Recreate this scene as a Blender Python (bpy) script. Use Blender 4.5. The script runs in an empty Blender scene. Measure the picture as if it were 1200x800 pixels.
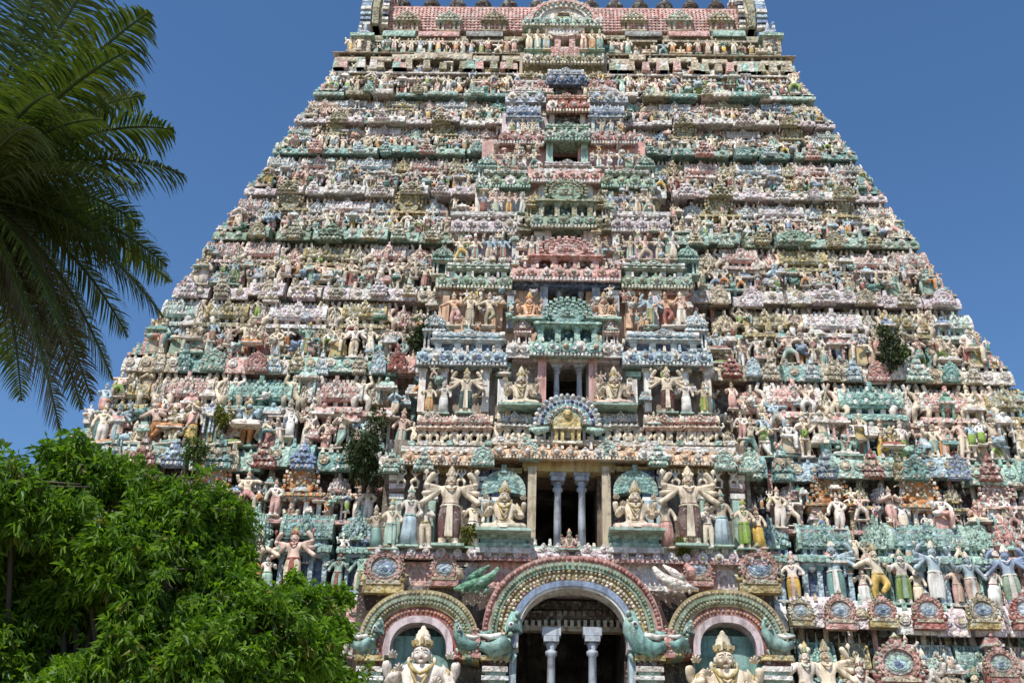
import bpy, math, random
from math import sin, cos, pi, radians
from mathutils import Vector
random.seed(11)
SC = bpy.context.scene
COL = SC.collection

# ------------------------------------------------------------------ camera
F_PX, CAM_Y, CAM_Z, CAM_X = 1300.0, -30.0, 1.6, -0.791
PITCH, YAW, ROLL = radians(28), radians(1.60), radians(1.642)
fw = Vector((-sin(YAW)*cos(PITCH), cos(YAW)*cos(PITCH), sin(PITCH)))
r0 = Vector((cos(YAW), sin(YAW), 0)); u0 = r0.cross(fw)
rt = cos(ROLL)*r0 + sin(ROLL)*u0
up = -sin(ROLL)*r0 + cos(ROLL)*u0
CP = Vector((CAM_X, CAM_Y, CAM_Z))
S = 0.19                                        # how far the front leans back per metre of height

def at(px, py, off=0.0):
    """point of the leaning facade plane (moved off metres back) seen at a photo pixel"""
    d = fw*F_PX + rt*(px-600) - up*(py-400)
    t = (S*(CP.z-8)+off-CP.y)/(d.y-S*d.z)
    return CP + t*d
def at_y(px, py, Y):
    d = fw*F_PX + rt*(px-600) - up*(py-400)
    return CP + d*((Y-CP.y)/d.y)
def at_d(px, py, dist):
    d = (fw*F_PX + rt*(px-600) - up*(py-400)).normalized()
    return CP + d*dist

cam = bpy.data.cameras.new('camera'); co = bpy.data.objects.new('camera', cam); COL.objects.link(co)
co.location = CP
from mathutils import Matrix
M = Matrix((rt, up, -fw)).transposed().to_4x4(); M.translation = CP
co.matrix_world = M
cam.sensor_width = 36; cam.lens = 36*F_PX/1200; cam.clip_end = 5000
SC.camera = co

# ------------------------------------------------------------------ materials
PAL = dict(cream=(226,212,186), tan=(184,168,140), skin=(224,206,178), pinkskin=(224,190,172), pale=(230,218,206),
  pink=(216,160,150), rose=(200,132,124), lilac=(216,196,202), white=(228,226,220), teal=(100,164,158), mint=(146,194,178), green=(122,160,128),
  leaf=(128,160,62), olive=(158,150,106), ltblue=(158,194,214), blue=(118,150,198), deepblue=(72,104,158), navy=(38,48,84), dkteal=(26,66,66),
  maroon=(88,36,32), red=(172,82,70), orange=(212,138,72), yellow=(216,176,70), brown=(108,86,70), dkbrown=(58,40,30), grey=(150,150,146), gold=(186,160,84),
  bluegrey=(160,176,198), wall=(138,124,110), soot=(40,34,30), stone=(150,140,126), peach=(222,176,140), dkgreen=(36,58,36), jade=(70,150,110))
for _n, _c in list(PAL.items()):
    if _n in ('dkteal', 'navy', 'maroon', 'dkbrown', 'soot', 'dkgreen', 'brown'): continue
    _l = .3*_c[0]+.6*_c[1]+.1*_c[2]; _k = .30 if _n in ('teal', 'mint', 'green', 'jade', 'blue', 'ltblue', 'deepblue', 'bluegrey', 'olive', 'gold', 'rose', 'red') else .12
    PAL[_n] = tuple(min(238, v*(1-_k)+_k*_l*w) for v, w in zip(_c, (1.06, 1.0, .92)))
def lin(c): c /= 255.0; return c/12.92 if c <= .04045 else ((c+.055)/1.055)**2.4
_m = {}
def mat(name):
    if name in _m: return _m[name]
    full, plain = name, name[0] == '~'                  # ~ = smooth plaster without small relief
    name = name.lstrip('~')
    rgb = [lin(c) for c in PAL[name]]
    m = bpy.data.materials.new(name+('_smooth_plaster' if plain else '_painted_stucco')); m.use_nodes = True
    nt = m.node_tree; N = nt.nodes; L = nt.links
    b = N['Principled BSDF']; b.inputs['Roughness'].default_value = .72; b.inputs['Specular IOR Level'].default_value = .3
    geo = N.new('ShaderNodeNewGeometry')
    def noise(scale, detail=3, stretch=None):
        n = N.new('ShaderNodeTexNoise'); n.inputs['Scale'].default_value = scale; n.inputs['Detail'].default_value = detail
        if stretch:
            mp = N.new('ShaderNodeMapping'); mp.inputs['Scale'].default_value = stretch
            L.new(geo.outputs['Position'], mp.inputs['Vector']); L.new(mp.outputs[0], n.inputs['Vector'])
        else: L.new(geo.outputs['Position'], n.inputs['Vector'])
        return n
    def ramp(src, a, c, lo=0.0, hi=1.0):
        r = N.new('ShaderNodeMapRange'); r.inputs['From Min'].default_value = a; r.inputs['From Max'].default_value = c
        r.inputs['To Min'].default_value = lo; r.inputs['To Max'].default_value = hi
        L.new(src, r.inputs['Value']); return r.outputs['Result']
    def mix(fac, A, B, mode='MIX'):
        x = N.new('ShaderNodeMix'); x.data_type = 'RGBA'; x.blend_type = mode
        if isinstance(fac, float): x.inputs['Factor'].default_value = fac
        else: L.new(fac, x.inputs['Factor'])
        for s, v in ((6, A), (7, B)):
            if isinstance(v, tuple): x.inputs[s].default_value = v
            else: L.new(v, x.inputs[s])
        return x.outputs[2]
    base = (*rgb, 1)
    oi = N.new('ShaderNodeObjectInfo')
    faded = tuple(.55*c+.45*g for c, g in zip(rgb, (.44,.45,.40)))+(1,)
    c = mix(ramp(noise(.9, 4).outputs['Fac'], .40, .68, 0, .8), base, faded)
    # weathering: grime patches, rain streaks, peeled spots
    grime = (rgb[0]*.38+.02, rgb[1]*.36+.016, rgb[2]*.34+.012, 1)
    c = mix(ramp(noise(3.2, 6).outputs['Fac'], .50, .68, 0, .8), c, grime)
    c = mix(ramp(noise(5.0, 4, (1.6, 1.6, .22)).outputs['Fac'], .48, .66, 0, .8), c, grime)
    if name != 'soot': c = mix(ramp(noise(17, 3).outputs['Fac'], .60, .68, 0, .55), c, (.50,.49,.44,1))
    # small painted relief: many little patches of lighter, darker and differently tinted paint
    vo = N.new('ShaderNodeTexVoronoi'); vo.inputs['Scale'].default_value = 9.5; L.new(geo.outputs['Position'], vo.inputs['Vector'])
    sp = N.new('ShaderNodeSeparateColor'); L.new(vo.outputs['Color'], sp.inputs[0])
    if name not in ('soot', 'stone') and not plain:
        c = mix(ramp(sp.outputs[0], .62, .80, 0, .55), c, tuple(min(.8, x*1.25+.10) for x in rgb)+(1,))
        c = mix(ramp(sp.outputs[1], .66, .84, 0, .60), c, (rgb[0]*.50, rgb[1]*.46, rgb[2]*.44, 1))
        c = mix(ramp(sp.outputs[2], .80, .92, 0, .45), c, (.40, .52, .48, 1))
    v = N.new('ShaderNodeHueSaturation'); v.inputs['Saturation'].default_value = 1.0
    L.new(ramp(oi.outputs['Random'], 0, 1, .84, 1.12), v.inputs['Value'])
    L.new(c, v.inputs['Color']); L.new(v.outputs[0], b.inputs['Base Color'])
    bp = N.new('ShaderNodeBump'); bp.inputs['Strength'].default_value = .75; bp.inputs['Distance'].default_value = .06
    ad = N.new('ShaderNodeMath'); ad.operation = 'SUBTRACT'; L.new(noise(22, 4).outputs['Fac'], ad.inputs[0])
    if plain: bp.inputs['Strength'].default_value = .22
    else: L.new(vo.outputs['Distance'], ad.inputs[1])
    L.new(ad.outputs[0], bp.inputs['Height']); L.new(bp.outputs[0], b.inputs['Normal'])
    _m[full] = m
    return m

def leaf_mat(name, colA, colB, trans=.35, rough=.45):
    m = bpy.data.materials.new(name); m.use_nodes = True
    nt = m.node_tree; N = nt.nodes; L = nt.links
    for n in list(N): N.remove(n)
    out = N.new('ShaderNodeOutputMaterial')
    geo = N.new('ShaderNodeNewGeometry')
    mx = N.new('ShaderNodeMix'); mx.data_type = 'RGBA'
    mx.inputs[6].default_value = (*colA, 1); mx.inputs[7].default_value = (*colB, 1)
    L.new(geo.outputs['Random Per Island'], mx.inputs['Factor'])
    p = N.new('ShaderNodeBsdfPrincipled'); p.inputs['Roughness'].default_value = rough; p.inputs['Specular IOR Level'].default_value = .35
    L.new(mx.outputs[2], p.inputs['Base Color'])
    t = N.new('ShaderNodeBsdfTranslucent')
    g = N.new('ShaderNodeMix'); g.data_type = 'RGBA'; g.blend_type = 'MULTIPLY'; g.inputs['Factor'].default_value = 1
    g.inputs[7].default_value = (1.5, 1.6, .6, 1)
    L.new(mx.outputs[2], g.inputs[6]); L.new(g.outputs[2], t.inputs['Color'])
    ms = N.new('ShaderNodeMixShader'); ms.inputs[0].default_value = trans
    L.new(p.outputs[0], ms.inputs[1]); L.new(t.outputs[0], ms.inputs[2]); L.new(ms.outputs[0], out.inputs[0])
    return m

# ------------------------------------------------------------------ mesh builder
class MB:
    def __init__(s, plain=False): s.v = []; s.f = []; s.m = []; s.mats = []; s.sm = []; s.plain = plain
    def mi(s, name):
        if name not in s.mats: s.mats.append(name)
        return s.mats.index(name)
    def add(s, vs, fs, m, smooth=False):
        o = len(s.v); s.v += [tuple(p) for p in vs]
        for f in fs: s.f.append(tuple(i+o for i in f)); s.m.append(s.mi(m)); s.sm.append(smooth)
    def box(s, x0, x1, y0, y1, z0, z1, m, top=0.0):
        a = top
        s.add([(x0,y0,z0),(x1,y0,z0),(x1,y1,z0),(x0,y1,z0),(x0+a,y0+a,z1),(x1-a,y0+a,z1),(x1-a,y1-a,z1),(x0+a,y1-a,z1)],
              [(3,2,1,0),(4,5,6,7),(0,1,5,4),(1,2,6,5),(2,3,7,6),(3,0,4,7)], m)
    def prism(s, prof, x0, x1, m, flare=0.0):
        """yz profile (closed, given counter-clockwise seen from +x) swept along x"""
        n = len(prof)
        vs = [(x0, y, z) for y, z in prof]+[(x1, y, z) for y, z in prof]
        fs = [(i, (i+1) % n, n+(i+1) % n, n+i) for i in range(n)]+[tuple(range(n))[::-1], tuple(range(n, 2*n))]
        s.add(vs, fs, m)
    def lathe(s, prof, cx, cy, cz, m, n=10, sx=1, sy=1, smooth=True, rot=0):
        vs = []; fs = []
        for r, z in prof:
            for i in range(n):
                a = 2*pi*i/n+rot; vs.append((cx+sx*r*cos(a), cy+sy*r*sin(a), cz+z))
        for k in range(len(prof)-1):
            for i in range(n):
                j = (i+1) % n; fs.append((k*n+i, k*n+j, (k+1)*n+j, (k+1)*n+i))
        fs.append(tuple(range(n))[::-1]); fs.append(tuple(range((len(prof)-1)*n, len(prof)*n)))
        s.add(vs, fs, m, smooth)
    def tube(s, pts, rad, m, n=6):
        pts = [Vector(p) for p in pts]; k = len(pts); vs = []; fs = []
        rads = rad if isinstance(rad, (list, tuple)) else [rad]*k
        for i, p in enumerate(pts):
            d = (pts[min(i+1, k-1)]-pts[max(i-1, 0)]).normalized()
            a = d.cross(Vector((0, 0, 1)) if abs(d.z) < .9 else Vector((1, 0, 0))).normalized(); b = d.cross(a)
            for j in range(n):
                t = 2*pi*j/n; vs.append(p+(a*cos(t)+b*sin(t))*rads[i])
        for i in range(k-1):
            for j in range(n):
                q = (j+1) % n; fs.append((i*n+j, i*n+q, (i+1)*n+q, (i+1)*n+j))
        fs.append(tuple(range(n))[::-1]); fs.append(tuple(range((k-1)*n, k*n)))
        s.add(vs, fs, m, True)
    def ring(s, cx, cz, y0, y1, ri, ro, m, a0=0, a1=360, n=24, ex=1.0, sq=1.0):
        """flat arch / ring in the xz plane between y0 (front) and y1, ex = height / width"""
        vs = []; fs = []; full = abs(a1-a0) >= 359.9
        k = n if full else n+1
        for i in range(k):
            t = radians(a0+(a1-a0)*i/n)
            for r, y in ((ri, y0), (ro, y0), (ro, y1), (ri, y1)):
                cc, s2 = cos(t), sin(t); vs.append((cx+r*math.copysign(abs(cc)**sq, cc), y, cz+ex*r*math.copysign(abs(s2)**sq, s2)))
        for i in range(n):
            j = (i+1) % k
            for a in range(4):
                b = (a+1) % 4; fs.append((i*4+a, i*4+b, j*4+b, j*4+a))
        if not full: fs += [(0, 3, 2, 1), tuple(4*n+q for q in range(4))]
        s.add(vs, fs, m)
    def disc(s, cx, cz, y0, y1, r, m, n=16, ex=1.0):
        vs = [(cx+r*cos(2*pi*i/n), y, cz+ex*r*sin(2*pi*i/n)) for y in (y0, y1) for i in range(n)]
        s.add(vs, [tuple(range(n)), tuple(range(n, 2*n))[::-1]]+[(i, n+i, n+(i+1) % n, (i+1) % n) for i in range(n)], m)
    def ball(s, c, r, m, n=8, k=5, sx=1, sy=1, sz=1):
        s.lathe([(max(1e-3, sin(pi*i/k))*r, -cos(pi*i/k)*r*sz) for i in range(k+1)], c[0], c[1], c[2], m, n, sx, sy)
    def mesh(s, name):
        me = bpy.data.meshes.new(name); me.from_pydata(s.v, [], s.f)
        for n in s.mats: me.materials.append(mat(('~' if s.plain else '')+n) if isinstance(n, str) else n)
        me.polygons.foreach_set('material_index', s.m); me.polygons.foreach_set('use_smooth', s.sm)
        import bmesh
        bm = bmesh.new(); bm.from_mesh(me); bmesh.ops.recalc_face_normals(bm, faces=bm.faces); bm.to_mesh(me); bm.free()
        me.update(); return me
    def build(s, name, parent=None):
        o = bpy.data.objects.new(name, s.mesh(name)); COL.objects.link(o)
        if parent: o.parent = parent
        return o

def tag(o, label=None, cat=None, group=None, kind=None):
    if label: o['label'] = label
    if cat: o['category'] = cat
    if group: o['group'] = group
    if kind: o['kind'] = kind
    return o
def empty(name, loc, parent=None):
    o = bpy.data.objects.new(name, None); o.location = loc; o.empty_display_size = .1; COL.objects.link(o)
    if parent: o.parent = parent
    return o

# ------------------------------------------------------------------ tower levels
ZL = [4.3, 9.0, 13.7, 17.25, 20.33, 23.02, 25.29, 27.49, 29.27, 30.91, 33.05]        # lip of each cornice
def W(z): return 9.32+(33.05-z)*.312
HW = [W(z) for z in ZL]
def yf(z): return S*(z-8)
YC = [yf(z) for z in ZL]
TH = [.5]+[.16*(ZL[k]-ZL[k-1])+.04 for k in range(1, 11)]                              # cornice thickness
TH[1] = .80; TH[2] = .70; TH[10] = .42
LZ = [ZL[k]+TH[k] for k in range(11)]                                                  # ledge on top of cornice k
OVER = .50
ORD = ['', 'lowest', 'second', 'third', 'fourth', 'fifth', 'sixth', 'seventh', 'eighth', 'ninth', 'tenth', 'topmost']

tower = empty('temple_tower', (0, 8, 0))
tag(tower, 'tall tapering temple gateway tower of painted stucco storeys crowded with statues', 'temple tower')
TOFF = Vector((0, 8, 0))
import numpy as np
def pieces(mb):
    n = len(mb.v); par = list(range(n))
    def find(a):
        while par[a] != a: par[a] = par[par[a]]; a = par[a]
        return a
    for f in mb.f:
        r = find(f[0])
        for q in f[1:]: par[find(q)] = r
    roots = [find(i) for i in range(n)]; ids = {r: i for i, r in enumerate(dict.fromkeys(roots))}
    isl = np.array([ids[r] for r in roots]); k = len(ids); P = np.array(mb.v, float)
    lo = np.full((k, 3), np.inf); hi = np.full((k, 3), -np.inf); np.minimum.at(lo, isl, P); np.maximum.at(hi, isl, P)
    size = (hi-lo).max(axis=1); gap = np.maximum(0, np.maximum(lo[:, None]-hi[None], lo[None]-hi[:, None]))
    near = np.sqrt((gap**2).sum(2)) <= np.maximum(.02, .5*np.maximum(size[:, None], size[None])); lab_ = -np.ones(k, int); c = 0
    for i in range(k):
        if lab_[i] >= 0: continue
        todo = [i]; lab_[i] = c
        while todo:
            j = todo.pop()
            for q in np.nonzero(near[j] & (lab_ < 0))[0]: lab_[q] = c; todo.append(q)
        c += 1
    return lab_[isl], c
def sub(mb, name, parent, split=True):
    """link as a part; pieces that stand apart become objects of their own"""
    out = None
    if split and len(mb.f) < 16000:
        pl, c = pieces(mb)
    else: pl, c = None, 1
    for k_ in range(c):
        q = mb
        if c > 1:
            q = MB(mb.plain); mp = {}
            for f, m_, sm in zip(mb.f, mb.m, mb.sm):
                if pl[f[0]] != k_: continue
                for v in f:
                    if v not in mp: mp[v] = len(q.v); q.v.append(mb.v[v])
                q.f.append(tuple(mp[v] for v in f)); q.m.append(q.mi(mb.mats[m_])); q.sm.append(sm)
        o = q.build(name); o.parent = parent; o.location = -TOFF; out = out or o
    return out

CB = ['pink', 'rose', 'teal', 'pink', 'lilac', 'green', 'lilac', 'teal', 'lilac', 'olive', 'tan']      # base colour of each cornice

def kapota(mb, x0, x1, y_lip, y_back, z, t, m, drop=0.0):
    mb.prism([(y_back, z+t), (y_lip+.30, z+t), (y_lip+.17, z+t*.86), (y_lip+.05, z+t*.55), (y_lip, z+t*.22), (y_lip, z-drop), (y_lip+.07, z-drop), (y_lip+.10, z+.07), (y_back, z+.07)], x0, x1, m)

# --- unit shapes shared by many parts -------------------------------------------------
def shrine_mesh(style):
    mb = MB(); A, B, D, T = 'SLOT_A', 'SLOT_B', 'SLOT_D', 'SLOT_T'
    mb.box(-.5, .5, -.5, 0, 0, .05, T)
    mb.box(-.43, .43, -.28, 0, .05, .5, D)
    xs = (-.42, -.15, .15, .42) if style != 'kuta' else (-.4, -.22, .22, .4)
    for x in xs:
        mb.box(x-.045, x+.045, -.42, -.28, .05, .40, T); mb.box(x-.075, x+.075, -.45, -.26, .40, .45, A)
    mb.box(-.48, .48, -.46, 0, .45, .49, T)
    mb.prism([(0, .58), (-.42, .58), (-.53, .53), (-.56, .485), (0, .485)], -.53, .53, A)
    for i in range(7): mb.box(-.5+i*.155, -.43+i*.155, -.575, -.5, .475, .535, B)
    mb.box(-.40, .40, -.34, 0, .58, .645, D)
    for i in range(5): mb.box(-.42+i*.19, -.34+i*.19, -.39, -.2, .58, .645, T)
    if style == 'sala':
        prof = [(0, .96), (-.14, .96), (-.32, .91), (-.44, .80), (-.48, .70), (-.45, .645), (0, .645)]
        mb.prism(prof, -.46, .46, A)
        for x in (-.475, .475): mb.prism([(y*1.06, .645+(z-.645)*1.1) for y, z in prof], x-.035, x+.035, B)
        for r, (y, z) in enumerate(((-.455, .70), (-.44, .775), (-.375, .855), (-.25, .925))):
            for i in range(11):
                x = -.42+i*.084
                mb.box(x-.026, x+.026, y-.03, y+.05, z-.02, z+.03, (A, B, T)[(i+r) % 3])
        mb.box(-.44, .44, -.10, 0, .955, .985, B)
        for x in (-.36, -.12, .12, .36): mb.lathe([(.03, 0), (.045, .03), (.02, .06), (.006, .12)], x, -.05, .98, T, 6)
        kr, kz, ky = .15, .79, -.50
    elif style == 'kuta':
        mb.lathe([(.40, .645), (.50, .70), (.50, .77), (.40, .86), (.22, .94), (.08, .97)], 0, -.24, 0, A, 12, 1, .56, False)
        for r, (rr, z) in enumerate(((.51, .72), (.47, .81), (.33, .90))):
            for i in range(12):
                a = pi+pi*(i+.5)/12; mb.box(rr*cos(a)-.035, rr*cos(a)+.035, -.24+.56*rr*sin(a)-.03, -.24+.56*rr*sin(a)+.03, z-.03, z+.03, (B, A, T)[(i+r) % 3])
        mb.lathe([(.09, .95), (.11, .98), (.04, 1.01), (.06, 1.03), (.008, 1.10)], 0, -.24, 0, T, 8)
        kr, kz, ky = .20, .79, -.545
    else:                               # big horseshoe gable
        mb.box(-.42, .42, -.38, 0, .645, .70, A)
        mb.disc(0, .80, -.46, 0, .30, A, 20, .95)
        for i in range(16):
            a = radians(-15+210*i/15); mb.box(.28*cos(a)-.026, .28*cos(a)+.026, -.505, -.45, .8+.27*sin(a)-.022, .8+.27*sin(a)+.022, (B, T, A)[i % 3])
        for i in range(15):
            a = radians(-20+220*i/14); mb.box(.36*cos(a)-.028, .36*cos(a)+.028, -.5, -.40, .8+.34*sin(a)-.028, .8+.34*sin(a)+.028, (A, T)[i % 2])
        for i in range(9):
            a = radians(180*i/8); mb.box(.2*cos(a)-.025, .2*cos(a)+.025, -.495, -.45, .8+.19*sin(a)-.02, .8+.19*sin(a)+.02, (T, B)[i % 2])
        kr, kz, ky = .13, .79, -.49
        mb.lathe([(.04, 0), (.06, .03), (.02, .06), (.005, .10)], 0, -.4, 1.11, T, 6)
    mb.disc(0, kz-.02, ky, ky+.1, kr*.62, A, 12)
    for i in range(9):
        a = radians(-30+240*i/8); mb.box(kr*.66*cos(a)-.022, kr*.66*cos(a)+.022, ky-.02, ky+.05, kz-.02+kr*.66*sin(a)-.022, kz-.02+kr*.66*sin(a)+.022, (B, A, T)[i % 3])
    mb.ball((0, ky-.01, kz-.03), kr*.30, (B, T)[style == 'kuta'], 6, 4)
    mb.box(-.035, .035, ky, ky+.06, kz+kr*.6, kz+kr*1.05, A); mb.box(-kr*.9, kr*.9, ky-.005, ky+.08, kz-kr*.75, kz-kr*.5, B)
    return mb
def raw_mesh(mb, name):
    me = bpy.data.meshes.new(name); me.from_pydata(mb.v, [], mb.f)
    for n in mb.mats: me.materials.append(None)
    me.polygons.foreach_set('material_index', mb.m); me.polygons.foreach_set('use_smooth', mb.sm)
    import bmesh
    bm = bmesh.new(); bm.from_mesh(me); bmesh.ops.recalc_face_normals(bm, faces=bm.faces); bm.to_mesh(me); bm.free()
    return me
SH = {}
for st in ('sala', 'kuta', 'gable'):
    mb = shrine_mesh(st); SH[st] = (mb, raw_mesh(mb, 'miniature_shrine'), list(mb.mats))

def shrine_cols(main):
    acc = dict(pink='pale', rose='cream', olive='gold', teal='mint', mint='white', ltblue='white', blue='ltblue', lilac='white', red='cream', tan='cream', cream='pink',
               green='mint', orange='olive', white='pink', grey='white', bluegrey='white', peach='cream', gold='cream', deepblue='ltblue', olivepale='olive', jade='mint')[main]
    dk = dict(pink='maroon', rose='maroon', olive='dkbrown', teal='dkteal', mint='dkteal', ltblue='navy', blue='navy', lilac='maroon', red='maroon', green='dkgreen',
              orange='maroon', bluegrey='navy', deepblue='navy', jade='dkteal').get(main, 'dkbrown')  # deep niche paint with the shade of the recess in its colour
    return {'SLOT_A': main, 'SLOT_B': acc, 'SLOT_D': dk, 'SLOT_T': random.choice(('cream', 'pale', acc, 'white'))}

def shrine(parent, x, y, z, w, d, h, style, main, name='miniature_shrine', cols=None):
    mb, me, slots = SH[style]
    o = bpy.data.objects.new(name, me); COL.objects.link(o); o.parent = parent
    o.location = Vector((x, y, z))-TOFF; o.scale = (w, d, h)
    c = cols or shrine_cols(main)
    for i, s in enumerate(slots):
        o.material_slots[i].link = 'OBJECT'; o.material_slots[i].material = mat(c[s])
    return o
def merge_shrine(dst, x, y, z, w, d, h, style, main):
    mb = SH[style][0]; c = shrine_cols(main); o = len(dst.v)
    dst.v += [(x+w*a, y+d*b, z+h*e) for a, b, e in mb.v]
    mp = [dst.mi(c[s]) for s in mb.mats]
    dst.f += [tuple(i+o for i in f) for f in mb.f]; dst.m += [mp[i] for i in mb.m]; dst.sm += mb.sm

# --- statues -----------------------------------------------------------------------
def skin(verts, edges, rad, sub=1):
    me = bpy.data.meshes.new('t'); me.from_pydata(verts, edges, [])
    o = bpy.data.objects.new('t', me); COL.objects.link(o)
    md = o.modifiers.new('s', 'SKIN'); md.use_smooth_shade = True
    if sub:
        ss = o.modifiers.new('u', 'SUBSURF'); ss.levels = sub; ss.render_levels = sub
    for i, sv in enumerate(me.skin_vertices[0].data):
        r = rad[i]; sv.radius = r if isinstance(r, tuple) else (r, r); sv.use_root = (i == 0)
    dg = bpy.context.evaluated_depsgraph_get(); ev = o.evaluated_get(dg)
    m2 = bpy.data.meshes.new_from_object(ev)
    V = [tuple(v.co) for v in m2.vertices]; Fc = [tuple(p.vertices) for p in m2.polygons]
    bpy.data.objects.remove(o); bpy.data.meshes.remove(me); bpy.data.meshes.remove(m2)
    return V, Fc

def crown(mb, z, s, m, m2, x=0, y=0):
    mb.lathe([(.054*s, 0), (.062*s, .012*s), (.053*s, .028*s), (.056*s, .045*s), (.054*s, .062*s), (.046*s, .072*s), (.047*s, .086*s), (.043*s, .10*s), (.035*s, .108*s), (.034*s, .122*s), (.024*s, .134*s), (.016*s, .14*s), (.018*s, .15*s), (.006*s, .165*s)], x, y, z, m, 9)
    mb.lathe([(.066*s, .002*s), (.066*s, .016*s)], x, y, z, m2, 9)
    for i in range(5):
        a = pi+pi*(i+.5)/5; mb.box(x+.06*s*cos(a)-.01*s, x+.06*s*cos(a)+.01*s, y+.06*s*sin(a)-.01*s, y+.06*s*sin(a)+.008*s, z+.018*s, z+(.05+.02*(i == 2))*s, m2)

def statue_mb(pose, low=False):
    """unit height figure, front towards -y, slots: body, garment, crown, accent, base"""
    V = []; E = []; R = []
    def n(p, r, par=None):
        V.append(p); R.append(r)
        if par is not None: E.append((par, len(V)-1))
        return len(V)-1
    seated = pose in ('seated',)
    mb = MB()
    if not seated:
        lean = .03 if pose in ('dance', 'tribhanga') else 0
        pe = n((lean, 0, .47), (.085, .06)); wa = n((0, 0, .57), (.062, .048), pe); ch = n((-lean*.6, 0, .665), (.092, .058), wa)
        ne = n((-lean*.6, -.005, .735), .032, ch); hd = n((-lean*.3, -.012, .785), (.034, .034), ne); n((-lean*.3, -.010, .82), .028, hd)
        armsets = {'stand': [(1, (.19, 0, .57), (.17, -.07, .50)), (-1, (.20, .0, .58), (.20, -.11, .66))],
                   'guard': [(1, (.20, 0, .56), (.24, -.05, .44)), (-1, (.21, -.02, .60), (.17, -.10, .70)), (1, (.22, .01, .69), (.25, -.02, .83)), (-1, (.22, .01, .69), (.25, -.02, .83))],
                   'pray': [(1, (.17, -.03, .57), (.03, -.11, .63)), (-1, (.17, -.03, .57), (.03, -.11, .64))],
                   'tribhanga': [(1, (.22, .0, .60), (.12, -.04, .50)), (-1, (.20, 0, .55), (.22, -.02, .40))],
                   'dance': [(1, (.22, -.02, .68), (.30, -.05, .80)), (-1, (.24, 0, .62), (.33, -.05, .56)), (1, (.20, -.02, .58), (.08, -.12, .62))],
                   'lady': [(1, (.17, 0, .56), (.16, -.06, .46)), (-1, (.18, -.01, .57), (.16, -.11, .66))],
                   'atlas': [(1, (.20, 0, .76), (.14, -.02, .92)), (-1, (.20, 0, .76), (.14, -.02, .92))],
                   'lunge': [(1, (.24, -.02, .70), (.33, -.06, .66)), (-1, (.19, -.02, .58), (.10, -.12, .52)), (-1, (.24, .01, .72), (.27, -.02, .86))],
                   'pendant': [(1, (.20, -.04, .56), (.16, -.15, .47)), (-1, (.20, -.03, .58), (.22, -.12, .70))],
                   'flute': [(1, (.20, -.06, .62), (.08, -.11, .73)), (-1, (.21, -.06, .62), (-.02, -.12, .74))],
                   'multi': [(sd, (.20+.02*q, .01, .60+.05*q), (.30-.015*q*q, -.04, .50+.13*q)) for sd in (1, -1) for q in range(4)]}[pose]
        for sd, el, ha in armsets:
            s_ = n((sd*.10-lean*.6, 0, .692), .038, ch); e_ = n((sd*el[0]-lean*.4, el[1], el[2]), .029, s_); n((sd*ha[0]-lean*.4, ha[1], ha[2]), .026, e_)
        legs = {'dance': [(1, (.12, -.06, .30), (.02, -.06, .20), 0), (-1, (-.06, 0, .26), (-.05, 0, .04), 1)],
                'lunge': [(1, (.19, -.05, .30), (.22, -.02, .05), 1), (-1, (-.13, 0, .24), (-.20, .03, .05), 1)],
                'pendant': [(1, (.13, -.20, .40), (.12, -.20, .10), 1), (-1, (-.20, -.16, .42), (.02, -.22, .40), 1)],
                'flute': [(1, (.06, -.02, .26), (.05, 0, .045), 1), (-1, (-.03, -.05, .26), (.10, -.07, .06), 1)],
                'atlas': [(1, (.17, -.10, .30), (.14, .0, .05), 1), (-1, (-.17, -.10, .30), (-.14, 0, .05), 1)]}.get(pose) or \
               [(1, (.062+lean, -.012, .26), (.062, 0, .045), 1), (-1, (-.062+lean, -.012, .26), (-.062, 0, .045), 1)]
        for sd, kn, an, ft in legs:
            h_ = n((sd*.05+lean, 0, .43), .06, pe); k_ = n(kn, .05, h_); a_ = n(an, .034, k_); n((an[0]+.01*sd, an[1]-.06, an[2]-.02), .026, a_)
        top = .842; s = .84; R = [tuple(q*1.16 for q in r) if isinstance(r, tuple) else r*(1.30 if r < .03 else 1.16) for r in R]
    else:
        pe = n((0, 0, .13), (.17, .12)); wa = n((0, 0, .27), (.12, .10), pe); ch = n((0, 0, .41), (.15, .10), wa)
        ne = n((0, -.01, .52), .05, ch); hd = n((0, -.026, .595), (.060, .062), ne); n((0, -.02, .65), .05, hd)
        arms = [(1, (.27, -.02, .30), (.17, -.17, .28)), (-1, (.27, -.02, .31), (.20, -.17, .40)), (1, (.28, .04, .40), (.29, -.04, .555)), (-1, (.28, .04, .40), (.29, -.04, .555))]
        for sd, el, ha in arms:
            s_ = n((sd*.165, 0, .45), .070, ch); e_ = n((sd*el[0], el[1], el[2]), .056, s_); n((sd*ha[0], ha[1], ha[2]), .044, e_)
        for sd in (1, -1):
            h_ = n((sd*.11, -.02, .10), .095, pe); k_ = n((sd*.32, -.13, .10), .075, h_); a_ = n((sd*.08, -.23, .075+.02*sd), .052, k_); n((-sd*.02, -.235, .07+.02*sd), .042, a_)
        top = .682; s = 1.36
    vs, fs = skin(V, E, R, 0 if low else 1)
    for f in fs:
        cx = sum(vs[i][0] for i in f)/len(f); cz = sum(vs[i][2] for i in f)/len(f); cy = sum(vs[i][1] for i in f)/len(f)
        if seated: g = cz < .17 and (abs(cx) > .02 or cy < -.05)
        else: g = .10 < cz < .50 and abs(cx) < .155
        mb.nskin = len(mb.f)+1
        mb.f.append(tuple(f)); mb.m.append(mb.mi('SLOT_G') if g else mb.mi('SLOT_S')); mb.sm.append(True)
    mb.v += vs
    hx = V[4][0]
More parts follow.
